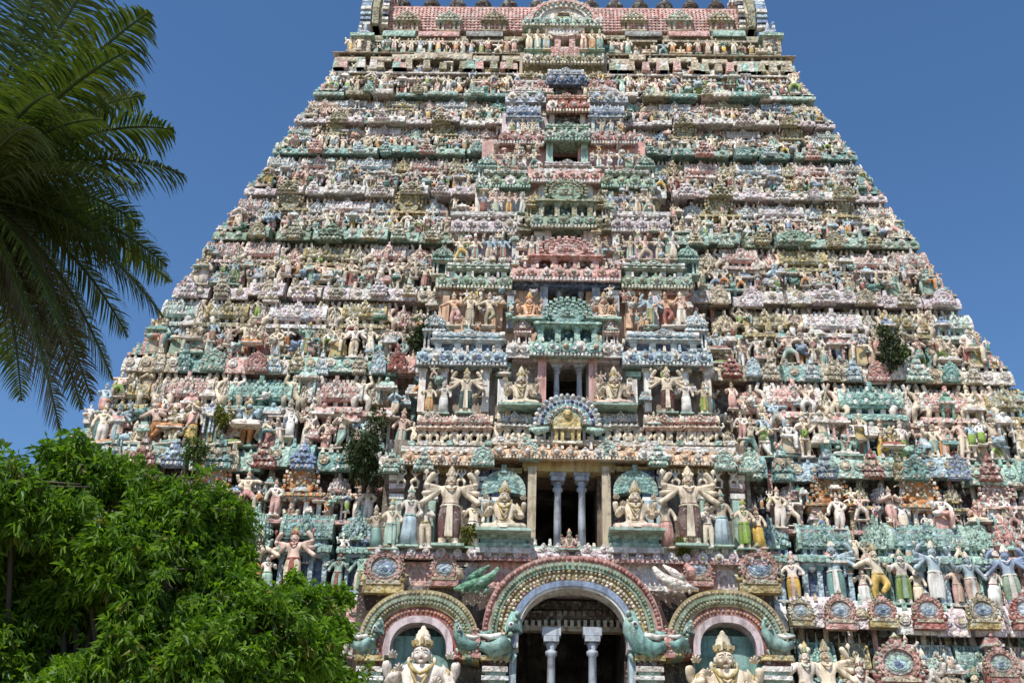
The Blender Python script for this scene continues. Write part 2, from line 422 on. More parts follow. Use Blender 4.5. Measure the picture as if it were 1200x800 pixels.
    crown(mb, top, s, 'SLOT_C', 'SLOT_X', hx, -.006)
    if not seated:
        # waist band, sash, necklace
        mb.lathe([(.098, -.012), (.104, 0), (.098, .014)], V[0][0], 0, .485, 'SLOT_X', 10, 1, .78)
        mb.tube([(hx-.06, -.02, .73), (hx-.03, -.065, .69), (hx, -.075, .675), (hx+.03, -.065, .69), (hx+.06, -.02, .73)], .011, 'SLOT_X', 5)
        if pose == 'lady':
            mb.lathe([(.10, .47), (.115, .40), (.12, .25), (.135, .06), (.10, .055)], V[0][0], 0, 0, 'SLOT_G', 10, 1, .72)
        elif pose in ('stand', 'guard', 'multi'):
            mb.add([(-.028, -.075, .48), (.028, -.075, .48), (.04, -.075, .12), (-.04, -.075, .12), (-.028, -.05, .48), (.028, -.05, .48), (.04, -.03, .12), (-.04, -.03, .12)],
                   [(0, 1, 2, 3), (4, 7, 6, 5), (0, 4, 5, 1), (1, 5, 6, 2), (2, 6, 7, 3), (3, 7, 4, 0)], 'SLOT_X')
        mb.box(-.16, .16, -.11, .08, 0, .028, 'SLOT_B')
        if pose == 'pendant': mb.box(-.20, .20, -.12, .10, .028, .40, 'SLOT_X', .02)
    else:
        mb.tube([(-.10, -.05, .52), (-.05, -.115, .44), (0, -.125, .41), (.05, -.115, .44), (.10, -.05, .52)], .02, 'SLOT_X', 5)
        mb.tube([(-.08, -.08, .47), (-.03, -.13, .33), (0, -.135, .27), (.03, -.13, .33), (.08, -.08, .47)], .014, 'SLOT_X', 5)
        mb.lathe([(.128, -.02), (.137, 0), (.128, .02)], 0, 0, .235, 'SLOT_X', 14, 1, .84)
        for sd in (-1, 1):
            for t in (.35, .55): mb.ball((sd*(.165+t*.115), -.005, .45-.05*t), .058, 'SLOT_X', 8, 4, .35, 1, 1)
            mb.ball((sd*.105, .0, .555), .03, 'SLOT_C', 6, 4, .7, .8, 1.5)
        mb.add([(-.10, -.20, .14), (.10, -.20, .14), (.05, -.315, .05), (-.05, -.315, .05), (-.10, -.16, .10), (.10, -.16, .10), (.05, -.28, .045), (-.05, -.28, .045)], [(0, 1, 2, 3), (4, 7, 6, 5), (0, 4, 5, 1), (1, 5, 6, 2), (2, 6, 7, 3), (3, 7, 4, 0)], 'SLOT_G')
        mb.box(-.40, .40, -.30, .12, 0, .045, 'SLOT_B')
    _q = 1.55 if seated else 1; _p = V[4]
    mb.ball((_p[0], _p[1], _p[2]+.012*_q), 1.0*_q, 'SLOT_S', 8 if low else 16, 5 if low else 12, .049, .055, .064)
    if low: return mb
    # face: eyes, nose, mouth, ears
    hz = V[4][2]; hy = V[4][1]; q = 1.55 if seated else 1
    for sd in (1, -1):
        mb.ball((hx+sd*.020*q, hy-.0455*q, hz+.018*q), .0085*q, 'SLOT_E', 8, 5, 1.35, .6, .75); mb.ball((hx+sd*.0195*q, hy-.050*q, hz+.018*q), .0038*q, 'SLOT_D', 6, 4)
        mb.tube([(hx+sd*.008*q, hy-.051*q, hz+.030*q), (hx+sd*.020*q, hy-.048*q, hz+.034*q), (hx+sd*.033*q, hy-.038*q, hz+.029*q)], .0028*q, 'SLOT_D', 4)
        mb.ball((hx+sd*.050*q, hy+.004*q, hz+.006*q), .015*q, 'SLOT_S', 6, 4, .5, .8, 1.6); mb.ball((hx+sd*.053*q, hy+.0*q, hz-.024*q), .009*q, 'SLOT_X', 6, 4)
        mb.ball((hx+sd*.024*q, hy-.040*q, hz-.008*q), .014*q, 'SLOT_S', 8, 5, 1, .7, 1)
    mb.ball((hx, hy-.056*q, hz+.004*q), .009*q, 'SLOT_S', 6, 4, .8, 1, 1.6); mb.ball((hx, hy-.058*q, hz-.004*q), .008*q, 'SLOT_S', 6, 4, 1.4, .8, .7)
    mb.ball((hx, hy-.050*q, hz-.020*q), .010*q, 'SLOT_M', 8, 4, 1.5, .6, .45); mb.ball((hx, hy-.042*q, hz-.038*q), .014*q, 'SLOT_S', 8, 5, 1, .8, .8)
    mb.ball((hx, hy-.052*q, hz+.042*q), .004*q, 'SLOT_M', 6, 4)
    if pose in ('multi', 'guard'):
        for sd in (1, -1):
            mb.lathe([(.006, -.06), (.008, 0), (.03, .03), (.02, .05), (.004, .07)], sd*.255, -.03, .86, 'SLOT_X', 6)
    return mb
STAT = {}; LOW = {}
for p in ('lunge', 'pendant', 'flute', 'stand', 'guard', 'pray', 'tribhanga', 'dance', 'lady', 'atlas', 'multi', 'seated'):
    mb = statue_mb(p); STAT[p] = (mb, raw_mesh(mb, 'statue'), list(mb.mats)); LOW[p] = statue_mb(p, True)

def stat_cols():
    r = random.random()
    sk = 'skin' if r < .5 else 'pinkskin' if r < .72 else 'pale' if r < .86 else random.choice(('ltblue', 'mint', 'tan', 'bluegrey'))
    g = random.choices(('skin', 'teal', 'yellow', 'orange', 'leaf', 'red', 'white', 'pink', 'ltblue', 'mint', 'pale'), (24, 10, 8, 8, 7, 6, 10, 6, 5, 6, 10))[0]
    return {'SLOT_S': sk, 'SLOT_G': g, 'SLOT_C': random.choice((sk, 'cream', 'gold', 'tan', 'olive')), 'SLOT_X': random.choice((sk, 'gold', 'red', 'tan', 'green')), 'SLOT_B': random.choice(('pale', 'cream', 'mint')),
            'SLOT_D': 'dkbrown', 'SLOT_M': 'red', 'SLOT_E': 'white'}
CW = dict(skin='cream', teal='teal', yellow='yellow', orange='orange', leaf='leaf green', red='red', white='white', pink='pink', ltblue='light blue', mint='mint', pale='pale cream', blue='blue', pinkskin='pinkish', tan='tan', bluegrey='blue grey', green='green', jade='jade green', peach='peach')
PW = dict(lunge='striding', pendant='enthroned', flute='flute playing', stand='standing', guard='four-armed', pray='praying', tribhanga='swaying', dance='dancing', lady='long skirted', multi='multi-armed', seated='cross legged', atlas='crouching')
NUM = 'first second third fourth fifth sixth seventh eighth ninth tenth eleventh twelfth thirteenth fourteenth fifteenth sixteenth seventeenth eighteenth nineteenth twentieth twenty-first twenty-second twenty-third twenty-fourth twenty-fifth'.split()
n_ind = [0]
def statue(x, y, z, h, pose, cols=None, label=None, group='painted statues standing in rows on the tower ledges', rz=0.0, name='statue', flip=False, wx=1.0):
    c = cols or stat_cols()
    mb, me, slots = STAT[pose]
    o = bpy.data.objects.new(name, me); COL.objects.link(o); c = {a: '~'+b for a, b in c.items()}
    o.location = (x, y, z); o.scale = ((-h if flip else h)*wx, h, h); o.rotation_euler = (0, random.uniform(-.07, .07), rz)
    for i, s in enumerate(slots):
        o.material_slots[i].link = 'OBJECT'; o.material_slots[i].material = mat(c[s])
    tag(o, label, 'statue', group); n_ind[0] += 1
    return o
def merge_statue(dst, x, y, z, h, pose, cols=None, flip=False):
    mb = LOW[pose]; c = cols or stat_cols(); o = len(dst.v); sx = -h if flip else h
    dst.v += [(x+sx*a, y+h*b, z+h*e) for a, b, e in mb.v]
    mp = [dst.mi('~'+c[s]) for s in mb.mats]
    dst.f += [tuple(i+o for i in f) for f in mb.f]; dst.m += [mp[i] for i in mb.m]; dst.sm += mb.sm

# --- medallion (round gable ornament with a blue eye) ---------------------------------
def medallion_mb(ringc='rose', outer='olive', base='gold', eye='blue'):
    mb = MB()
    mb.box(-.5, .5, -.10, .2, -.62, -.36, base); mb.box(-.42, .42, -.13, .2, -.40, -.30, 'tan')
    mb.disc(0, .02, -.06, .2, .48, outer, 26, .94)
    mb.ring(0, .02, -.12, -.06, .33, .45, ringc, n=26, ex=.94)
    for i in range(18):
        a = radians(-30+240*i/17); mb.ball((.47*cos(a), -.06, .02+.46*sin(a)), .05, (ringc, outer)[i % 2], 6, 4)
    for i in range(16):
        a = 2*pi*i/16; mb.ball((.39*cos(a), -.12, .02+.37*sin(a)), .032, outer, 6, 4)
    mb.disc(0, .02, -.075, -.05, .33, 'grey', 20, .8); mb.disc(0, .02, -.09, -.07, .25, eye, 20, .75)
    mb.disc(0, -.01, -.105, -.085, .16, 'ltblue', 16, .8); mb.disc(0, -.03, -.12, -.10, .09, 'deepblue', 12, .7)
    for sd in (-1, 1): mb.tube([(sd*.40, -.08, -.28), (sd*.53, -.10, -.30), (sd*.57, -.10, -.18), (sd*.50, -.1, -.12)], [.06, .06, .05, .02], base)
    mb.box(-.12, .12, -.10, .1, .44, .56, ringc); mb.lathe([(.10, 0), (.12, .04), (.05, .09), (.01, .15)], 0, -.03, .56, outer, 8)
    return mb
MED = {}
def medallion(parent, x, y, z, w, kind, name='medallion'):
    if kind not in MED: MED[kind] = medallion_mb(*kind).mesh(name)
    o = bpy.data.objects.new(name, MED[kind]); COL.objects.link(o); o.parent = parent
    o.location = Vector((x, y, z))-TOFF; o.scale = (w, w*.9, w*.95)
    return o
def kudu_mb(m, acc, var=0):
    mb = MB()
    if var:                                # stepped or pointed gable blocks
        for i in range(4):
            w_ = (.5, .42, .30, .16)[i] if var == 1 else (.42, .46, .36, .2)[i]; mb.box(-w_, w_, -.10-.02*(i % 2), .3, -.5+i*.24, -.28+i*.24, (m, m, acc, m)[i], .03)
            for q in range(5-i):
                xx = -w_+.05+q*(2*w_-.1)/(5-i); mb.box(xx, xx+.11, -.16, 0, -.46+i*.24, -.33+i*.24, (acc, 'pale', m, 'tan')[(q+i+var) % 4], .02)
        for sd in (-1, 1): mb.ball((sd*.4, -.1, -.08), .09, acc, 6, 4)
        mb.ball((0, -.14, -.02), .13, m if var == 1 else acc, 6, 4); mb.ball((0, -.2, -.05), .06, 'dkbrown', 6, 4)
        mb.box(-.06, .06, -.12, .1, .44, .62, m, .03)
        return mb
    mb.box(-.5, .5, -.10, .3, -.5, -.18, m); mb.disc(0, -.05, -.12, .3, .40, m, 14, .95); mb.box(-.43, .43, -.09, .3, -.2, .12, m, .06)
    for i in range(13):
        a = radians(-20+220*i/12); r = .40; mb.box(r*cos(a)-.045, r*cos(a)+.045, -.15, 0, -.05+r*.95*sin(a)-.045, -.05+r*.95*sin(a)+.045, (m, m, acc)[i % 3])
    for i in range(9):
        a = radians(-10+200*i/8); r = .24; mb.box(r*cos(a)-.035, r*cos(a)+.035, -.165, -.1, -.06+r*sin(a)-.035, -.06+r*sin(a)+.035, (acc, m)[i % 2])
    mb.ball((0, -.12, -.06), .09, m, 6, 4); mb.ball((0, -.14, -.10), .05, 'dkbrown', 6, 4)
    mb.box(-.09, .09, -.13, .1, .32, .46, m, .03)
    for i in range(6): mb.box(-.46+i*.16, -.36+i*.16, -.135, 0, -.44, -.33, (acc, m, 'pale')[i % 3])
    return mb
KUD = {}
def kudu(parent, x, y, z, w, h, m):
    acc = shrine_cols(m)['SLOT_B']
    vv = random.choice((0, 1, 2)); acc = random.choice((acc, 'tan', m)); key = (m, acc, vv)
    if key not in KUD: KUD[key] = kudu_mb(m, acc, vv).mesh('gable_arch')
    o = bpy.data.objects.new('gable_arch', KUD[key]); COL.objects.link(o); o.parent = parent
    o.location = Vector((x, y, z))-TOFF; o.scale = (w, .8*w if w < .9 else .72, h)
    return o

# ================================================================== TOWER
AX = 661
PJ = [0, 1.0, 1.0, .9, .8, .7, .6, .55, .45, .4, .3, .3]            # how far the middle bay stands out
CHW = [0, None, 3.45, 0, 0, 0, 0, 0, 0, 0, 0, 0]
# half width of the middle bay (photo px at its storey), door half width px, door top py, door bottom py, wall colour
MID = {1: (252, 70, 692, 830, 'dkbrown'), 2: (218, 39, 552, 646, 'brown'), 3: (170, 26, 424, 470, 'wall'), 4: (147, 26, 336, 372, 'peach'), 5: (126, 20, 268, 296, 'lilac'),
       6: (104, 24, 213, 240, 'pale'), 7: (96, 17, 165, 190, 'pink'), 8: (72, 16, 130, 146, 'lilac'), 9: (60, 14, 99, 110, 'pale'), 10: (52, 9, 86, 92, 'tan'), 11: (42, 9, 31, 54, 'olive')}
def mpp(px, py, off=0): return (at(px+5, py, off)-at(px-5, py, off)).length/10
wallc = ['stone', 'dkbrown', 'dkbrown', 'brown', 'dkbrown', 'brown', 'brown', 'dkbrown', 'brown', 'brown', 'wall', 'wall']  # dark browns put the shade of the pockets into the wall colour
storeys = [None]*12
ZTOP = at(AX, 40, 0).z
for k in range(1, 12):
    st = empty('storey', (0, 0, 0), tower); storeys[k] = st
    z0 = LZ[k-1]-.02; z1 = (LZ[k]-.05) if k < 11 else ZTOP
    if k == 1: z0 = ZL[0]
    yw = (YC[k] if k < 11 else YC[10]+.35)+OVER; hw = (HW[k] if k < 11 else 8.6)-.42
    chp, dhp, dtop, dbot, wc = MID[k]
    off = -PJ[k]
    mz = (z0+z1)/2; midpy = (dtop+dbot)/2
    chw = chp*mpp(AX, midpy, off); dh = dhp*mpp(AX, midpy, off)
    zt = at(AX, dtop, off).z
    mb = MB(); w_ = wallc[k]
    hole = k in (1, 2, 3, 4, 5, 6, 7, 11)
    back = 16+yf(z0)*-.4
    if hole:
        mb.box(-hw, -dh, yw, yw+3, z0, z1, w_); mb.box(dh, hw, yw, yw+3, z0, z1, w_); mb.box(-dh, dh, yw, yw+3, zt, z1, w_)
        mb.box(-hw, hw, yw+3, back, z0, z1, 'soot')  # interior shade painted into the back wall, floor and ceiling
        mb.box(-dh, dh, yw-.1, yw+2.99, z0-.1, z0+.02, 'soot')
        for sd in (-1, 1):                                           # reveals coloured dark, painted shade of the door interior
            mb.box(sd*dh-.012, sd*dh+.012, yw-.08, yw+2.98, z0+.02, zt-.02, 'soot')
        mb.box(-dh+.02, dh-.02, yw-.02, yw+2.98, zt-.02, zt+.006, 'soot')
    else:
        mb.box(-hw, hw, yw, back, z0, z1, w_)
    # pilasters on the wall
    n = int((hw-chw)/.62)
    for sd in (-1, 1):
        for i in range(n):
            x = sd*(chw+.3+i*(hw-chw-.35)/max(1, n-1))
            c = random.choice(('cream', 'tan', 'pink', 'pale', 'olive', 'teal', 'lilac'))
            mb.box(x-.07, x+.07, yw-.07, yw+.05, z0, z1-.25, c); mb.box(x-.12, x+.12, yw-.12, yw+.05, z1-.42, z1-.25, c)
    sub(mb, 'wall', st)
    # middle bay
    ybay = (YC[k] if k < 11 else YC[10]+.3)+.12-PJ[k]
    mb = MB(True)
    for sd in (-1, 1):
        a, b = sorted((sd*dh, sd*chw)); mb.box(a, b, ybay, yw+.01, z0, z1-.02, wc)
    mb.box(-dh, dh, ybay+.003, yw+.01, zt, z1-.023, wc)
    sub(mb, 'middle_bay', st)
    st['_d'] = [chw, dh, zt, ybay, yw, z0, z1]
INFO = {k: list(storeys[k]['_d']) for k in range(1, 12)}
for k in range(1, 12): del storeys[k]['_d']

# stone base under the painted storeys
mb = MB()
for sd in (-1, 1):
    a, b = sorted((sd*2.4, sd*(HW[0]+1.0))); mb.box(a, b, -1.7, 19, -.2, 3.6, 'stone')
    a, b = sorted((sd*2.4, sd*(HW[0]+.8))); mb.box(a, b, -1.5, 18, 3.6, ZL[0]+.02, 'stone')
    for i in range(9):
        x = sd*(3.2+i*1.9); mb.box(x-.22, x+.22, -1.95, -1.6, 0, 3.5, 'stone'); mb.box(x-.34, x+.34, -2.05, -1.55, 3.1, 3.5, 'stone')
mb.box(-2.4, 2.4, -1.5, 18, 3.4, ZL[0]+.02, 'stone')
kapota(mb, -HW[0]-1.3, HW[0]+1.3, -2.1, -1.4, ZL[0]-.35, .5, 'stone')
base = mb.build('stone_base', tower); base.location = -TOFF

# cornices ---------------------------------------------------------------------------
FAM = {1: ('lilac', 'white', 'pink', 'lilac'), 2: ('teal', 'mint', 'teal', 'ltblue', 'mint'), 3: ('pale', 'grey', 'teal', 'tan', 'mint', 'pink'), 4: ('lilac', 'lilac', 'pale', 'lilac', 'tan'),
       5: ('green', 'mint', 'green', 'mint'), 6: ('lilac', 'pale', 'white', 'lilac'), 7: ('teal', 'teal', 'mint', 'ltblue'), 8: ('lilac', 'pale', 'white'), 9: ('mint', 'olive', 'teal', 'pale'), 10: ('tan', 'tan', 'tan')}
# coloured gable arches standing on the cornice: photo x, width px, colour (right half, mirrored to the left)
KU = {2: [(878, 34, 'mint'), (917, 34, 'teal'), (962, 36, 'blue'), (1017, 34, 'red'), (1046, 20, 'olive'), (1070, 40, 'teal'), (1121, 34, 'blue'), (1156, 34, 'red'), (1196, 30, 'teal'), (1232, 34, 'blue')],
      3: [(857, 28, 'red'), (879, 20, 'ltblue'), (903, 24, 'tan'), (948, 20, 'ltblue'), (972, 22, 'olive'), (1000, 24, 'ltblue'), (1025, 32, 'rose'), (1070, 34, 'mint'), (1110, 26, 'teal'), (1140, 22, 'tan'), (1172, 38, 'rose')],
      4: [(845, 22, 'tan'), (880, 30, 'lilac'), (930, 22, 'olive'), (965, 34, 'lilac'), (1010, 26, 'tan'), (1060, 24, 'tan'), (1100, 26, 'lilac')],
      5: [(815, 22, 'olive'), (850, 22, 'green'), (890, 24, 'olive'), (930, 40, 'green'), (975, 24, 'olive'), (1020, 22, 'olive'), (1060, 24, 'green')],
      6: [(805, 26, 'lilac'), (842, 34, 'olive'), (880, 22, 'lilac'), (917, 26, 'white'), (955, 20, 'lilac'), (985, 30, 'olive'), (1022, 24, 'pink')],
      7: [(760, 22, 'teal'), (822, 24, 'rose'), (870, 20, 'teal'), (902, 18, 'ltblue'), (952, 24, 'pink'), (990, 20, 'teal')],
      8: [(802, 26, 'olive'), (872, 24, 'lilac'), (925, 22, 'olive')],
      9: [(760, 18, 'mint'), (830, 18, 'olive'), (890, 18, 'mint')]}
for k in range(1, 11):
    st = storeys[k]; chw, dh, zt, ybay, yw, z0, z1 = INFO[k]
    z = ZL[k]; t = TH[k]; yl = YC[k]; hw = HW[k]
    mb = MB(); fam = FAM[k]
    for sd in (-1, 1):
        x = chw-.05; i = 0
        while x < hw-.01:
            last = hw-x < 1.9
            w = hw-x if last else random.uniform(.7, 1.5)
            pj = random.uniform(0, .22) if not last else .0
            dz = random.uniform(-.5, .5)*t*.35 if not last else 0; gp = random.choice((0, 0, .1, .22)) if not last else 0
            z = ZL[k]+dz
            a, b = sorted((sd*x, sd*(x+w-gp)))
            m = fam[0] if last else random.choice(fam)
            kapota(mb, a+.004, b-.004, yl-pj, yw+.05, z, t+pj*.3, m, .03+pj*.15)
            # drip blocks, little arches on the face
            nb = int((w-gp)/.21)
            for q in range(nb):
                xb = a+.06+q*.21
                mb.box(xb, xb+.09, yl-pj-.025, yl-pj+.1, z-.015-pj*.15, z+.07, ('cream', m, 'pale')[q % 3])
            if k <= 8:
                for q in range(max(1, int((w-gp)/.42))):
                    xc = a+(q+.5)*(w-gp)/max(1, int((w-gp)/.42))+random.uniform(-.04, .04); r = min(.2, t*.30)
                    mb.disc(xc, z+t*.48, yl-pj-.035, yl-pj+.3, r*.85, random.choice((m, m, 'pale', 'tan')), 7); mb.box(xc-r*.4, xc+r*.4, yl-pj-.06, yl-pj, z+t*.48-r*.4, z+t*.48+r*.4, random.choice((m, 'cream', 'tan')), .01)
            # pointed crest blocks on the ledge
            for q in range(int((w-gp)/.24)):
                xb = a+.05+q*.24; hh_ = random.uniform(.08, .30)
                mb.box(xb, xb+random.uniform(.08, .16), yl-pj+random.uniform(.08, .16), yl-pj+.24, z+t*.85, z+t*.9+hh_, random.choice(('cream', m, 'tan', 'pale', 'mint', 'brown')), .03)
            x += w; i += 1
        z = ZL[k]
        # return along the flank of the tower
        a, b = sorted((sd*(hw-.5), sd*(hw+.03)))
        mb.box(a, b, yw+.06, 14, z+.02, z+t-.02, fam[0])
        if k == 10:
            a, b = sorted((sd*chw, sd*(hw+.2))); kapota(mb, a, b, yl-.12, yw, z-.75, .22, 'pale'); kapota(mb, a, b, yl-.04, yw, z+t, .10, 'tan')
            for q in range(30):
                xq = sd*random.uniform(chw, hw); kq = random.choice(('tan', 'olive', 'pale', 'mint', 'pink')); mb.box(xq-.16, xq+.16, yl-random.uniform(.16, .24), yl+.2, z-.55, z-random.uniform(-.05, .25), kq, .03)
        sub(mb, 'cornice', st, False); mb = MB()
    if 0:
        for sd in (-1, 1):
            a, b = sorted((sd*chw, sd*(hw+.2))); kapota(mb, a, b, yl-.12, yw, z-.75, .3, 'pale'); kapota(mb, a, b, yl-.2, yw, z+t, .16, 'tan')
    for px, w, c in KU.get(k, []):
        py = {2: 543, 3: 437, 4: 351, 5: 282, 6: 231, 7: 186, 8: 146, 9: 111}[k]
        p = at(px, py); wd = w*mpp(px, py); xm = p.x
        for sd in (-1, 1):
            if xm > hw-.7: continue
            kudu(st, sd*(xm+random.uniform(-.12, .12)), yl-random.uniform(.12, .26), z+t*random.uniform(.42, .6), wd*random.uniform(.75, .95), t*random.uniform(1.05, 1.5), c)
for px, w, kd in ((935, 40, ('tan', 'olive', 'gold', 'bluegrey')), (981, 46, ('rose', 'olive', 'rose', 'bluegrey')), (1030, 46, ('rose', 'olive', 'gold', 'blue')), (1083, 48, ('red', 'tan', 'red', 'bluegrey')), (1146, 50, ('tan', 'olive', 'gold', 'blue')), (1197, 48, ('red', 'rose', 'red', 'bluegrey')), (1250, 48, ('rose', 'olive', 'gold', 'blue'))):
    p = at(px, 719)
    for sd in (-1, 1): medallion(storeys[1], sd*p.x, YC[1]-.22, at(px, 719).z, w*random.uniform(.70, .84)*mpp(px, 719), kd)

def crust(mf, k, chw, ye, yw, zb, H, hwid, lo=.30, hi=1.0, dens=4.6, avoid=()):
    """small sculpture filling the wall between the shrines: figures, beasts, canopies, posts, steps"""
    sc = H/2.3; x = chw+.1
    while x < hwid-.15:
        for sd in (-1, 1):
            u = random.random(); z = zb+H*random.uniform(lo, hi-.28); xx = sd*(x+random.uniform(-.1, .1)); y = ye+.30+(z-zb)/H*.22+random.uniform(-.08, .14)
            if abs(xx) > hwid-(HW[k-1]-HW[k])*min(1, (z-zb)/H+.15)-.12: continue
            if z > zb+H*.30 and any(abs(xx-sx) < sw*.50 for sx, sw in avoid) and random.random() < .8: z = zb+H*random.uniform(.06, .26); y = ye+random.uniform(.05, .3)
            if z+.5*sc > zb+H: y = min(y, ye+.42)
            c = random.choice(('cream', 'pale', 'skin', 'white', 'lilac', 'pink', 'teal', 'mint', 'mint', 'ltblue', 'teal', 'rose', 'blue', 'white', 'bluegrey', 'jade', 'ltblue', 'pink'))
            if u < .50:
                g = random.choice(('skin', 'tan', 'pale', 'teal', 'red', 'orange', 'leaf', 'white', 'blue', 'pink'))
                merge_statue(mf, xx, y, z-.1*sc, sc*random.uniform(.55, .95), random.choice(POSES0), {'SLOT_S': random.choice(('skin', 'tan', 'pale', 'pinkskin', 'cream', 'white', 'ltblue')), 'SLOT_G': g, 'SLOT_C': random.choice(('tan', 'cream', 'olive')), 'SLOT_X': random.choice(('tan', 'gold', 'rose')), 'SLOT_B': 'pale', 'SLOT_D': 'dkbrown', 'SLOT_M': 'red', 'SLOT_E': 'white'}, random.random() < .5)
            elif u < .66:                     # canopy on two posts
                w = sc*random.uniform(.14, .26); h = sc*random.uniform(.3, .5)
                for q in (-1, 1): mf.box(xx+q*w*.8-.03, xx+q*w*.8+.03, y-.05, y+.05, z, z+h, c)
                mf.box(xx-w*1.2, xx+w*1.2, y-.14, y+.25, z+h, z+h+.06*sc, 'pale'); mf.box(xx-w*1.05, xx+w*1.05, y-.1, y+.25, z+h+.06*sc, z+h+.22*sc, c, w*.35)
                mf.ball((xx, y, z+h+.27*sc), .07*sc, c, 6, 4)
            elif u < .84:                     # beast head or scroll
                r = sc*random.uniform(.09, .16); mf.ball((xx, y, z), r, c, 8, 5, 1.1, 1, .9); mf.ball((xx+r*.3*sd, y-r*.8, z-r*.2), r*.6, c, 6, 4)
                for q in (-1, 1): mf.ball((xx+q*r*.8, y, z+r*.8), r*.42, c, 6, 4)
                mf.tube([(xx, y, z-r*.5), (xx+.1*sd*sc, y-.12, z-r*1.4), (xx+.22*sd*sc, y-.06, z-r*1.2)], [r*.5, r*.36, r*.12], c, 5)
            else:                             # stepped block
                w = sc*random.uniform(.1, .24)
                for q in range(3): mf.box(xx-w*(1-.22*q), xx+w*(1-.22*q), y-.1+.03*q, y+.3, z+q*.09*sc, z+(q+1)*.09*sc-.004, (c, 'pale', c)[q])
        x += 1/dens*random.uniform(.6, 1.4)
POSES0 = ('atlas', 'dance', 'lunge', 'pendant', 'guard', 'tribhanga', 'flute', 'seated', 'lady')
# rows of miniature shrines --------------------------------------------------------------
# photo x, width px, colour, style on the right half
SHR = {
 3: (470, [(880, 34, 'cream', 'kuta'), (930, 56, 'pink', 'sala'), (968, 22, 'olive', 'kuta'), (1020, 66, 'teal', 'sala'), (1062, 24, 'cream', 'kuta'), (1108, 54, 'pink', 'sala'), (1143, 20, 'olive', 'kuta'), (1176, 40, 'olive', 'sala')]),
 4: (375, [(850, 26, 'tan', 'kuta'), (896, 46, 'olive', 'sala'), (932, 22, 'cream', 'kuta'), (975, 60, 'lilac', 'sala'), (1018, 22, 'tan', 'kuta'), (1060, 44, 'olive', 'sala'), (1092, 20, 'cream', 'kuta'), (1124, 38, 'mint', 'sala')]),
 5: (300, [(830, 26, 'tan', 'kuta'), (867, 36, 'pink', 'sala'), (902, 22, 'cream', 'kuta'), (941, 48, 'olive', 'sala'), (978, 22, 'tan', 'kuta'), (1018, 36, 'pink', 'sala'), (1048, 20, 'cream', 'kuta'), (1072, 32, 'white', 'sala')]),
 6: (246, [(812, 26, 'ltblue', 'kuta'), (843, 38, 'olive', 'gable'), (876, 26, 'ltblue', 'kuta'), (916, 46, 'lilac', 'sala'), (953, 26, 'ltblue', 'kuta'), (985, 36, 'olive', 'gable'), (1014, 24, 'bluegrey', 'kuta'), (1038, 24, 'white', 'sala')]),
 7: (198, [(767, 22, 'teal', 'kuta'), (790, 24, 'olive', 'kuta'), (822, 34, 'pink', 'sala'), (850, 22, 'olive', 'kuta'), (890, 46, 'ltblue', 'sala'), (925, 24, 'olive', 'kuta'), (952, 34, 'pink', 'sala'), (983, 24, 'bluegrey', 'kuta'), (1006, 22, 'grey', 'sala')]),
 8: (156, [(751, 24, 'pink', 'kuta'), (777, 24, 'blue', 'kuta'), (803, 32, 'olive', 'gable'), (834, 24, 'teal', 'kuta'), (872, 34, 'lilac', 'sala'), (905, 22, 'peach', 'kuta'), (930, 26, 'olive', 'gable'), (958, 20, 'rose', 'kuta'), (980, 24, 'mint', 'sala')]),
 9: (120, [(737, 24, 'teal', 'kuta'), (763, 22, 'peach', 'kuta'), (791, 32, 'bluegrey', 'sala'), (818, 22, 'pink', 'kuta'), (850, 34, 'olive', 'sala'), (881, 22, 'bluegrey', 'kuta'), (911, 32, 'blue', 'sala'), (942, 26, 'tan', 'sala')]),
 10: (90, [(742, 30, 'olive', 'sala'), (780, 22, 'red', 'kuta'), (820, 34, 'grey', 'sala'), (861, 24, 'rose', 'kuta'), (897, 26, 'olive', 'sala'), (926, 22, 'bluegrey', 'sala')]),
}
LEFT = {'olive': 'olive', 'blue': 'bluegrey', 'tan': 'cream', 'cream': 'tan'}
shx = {}
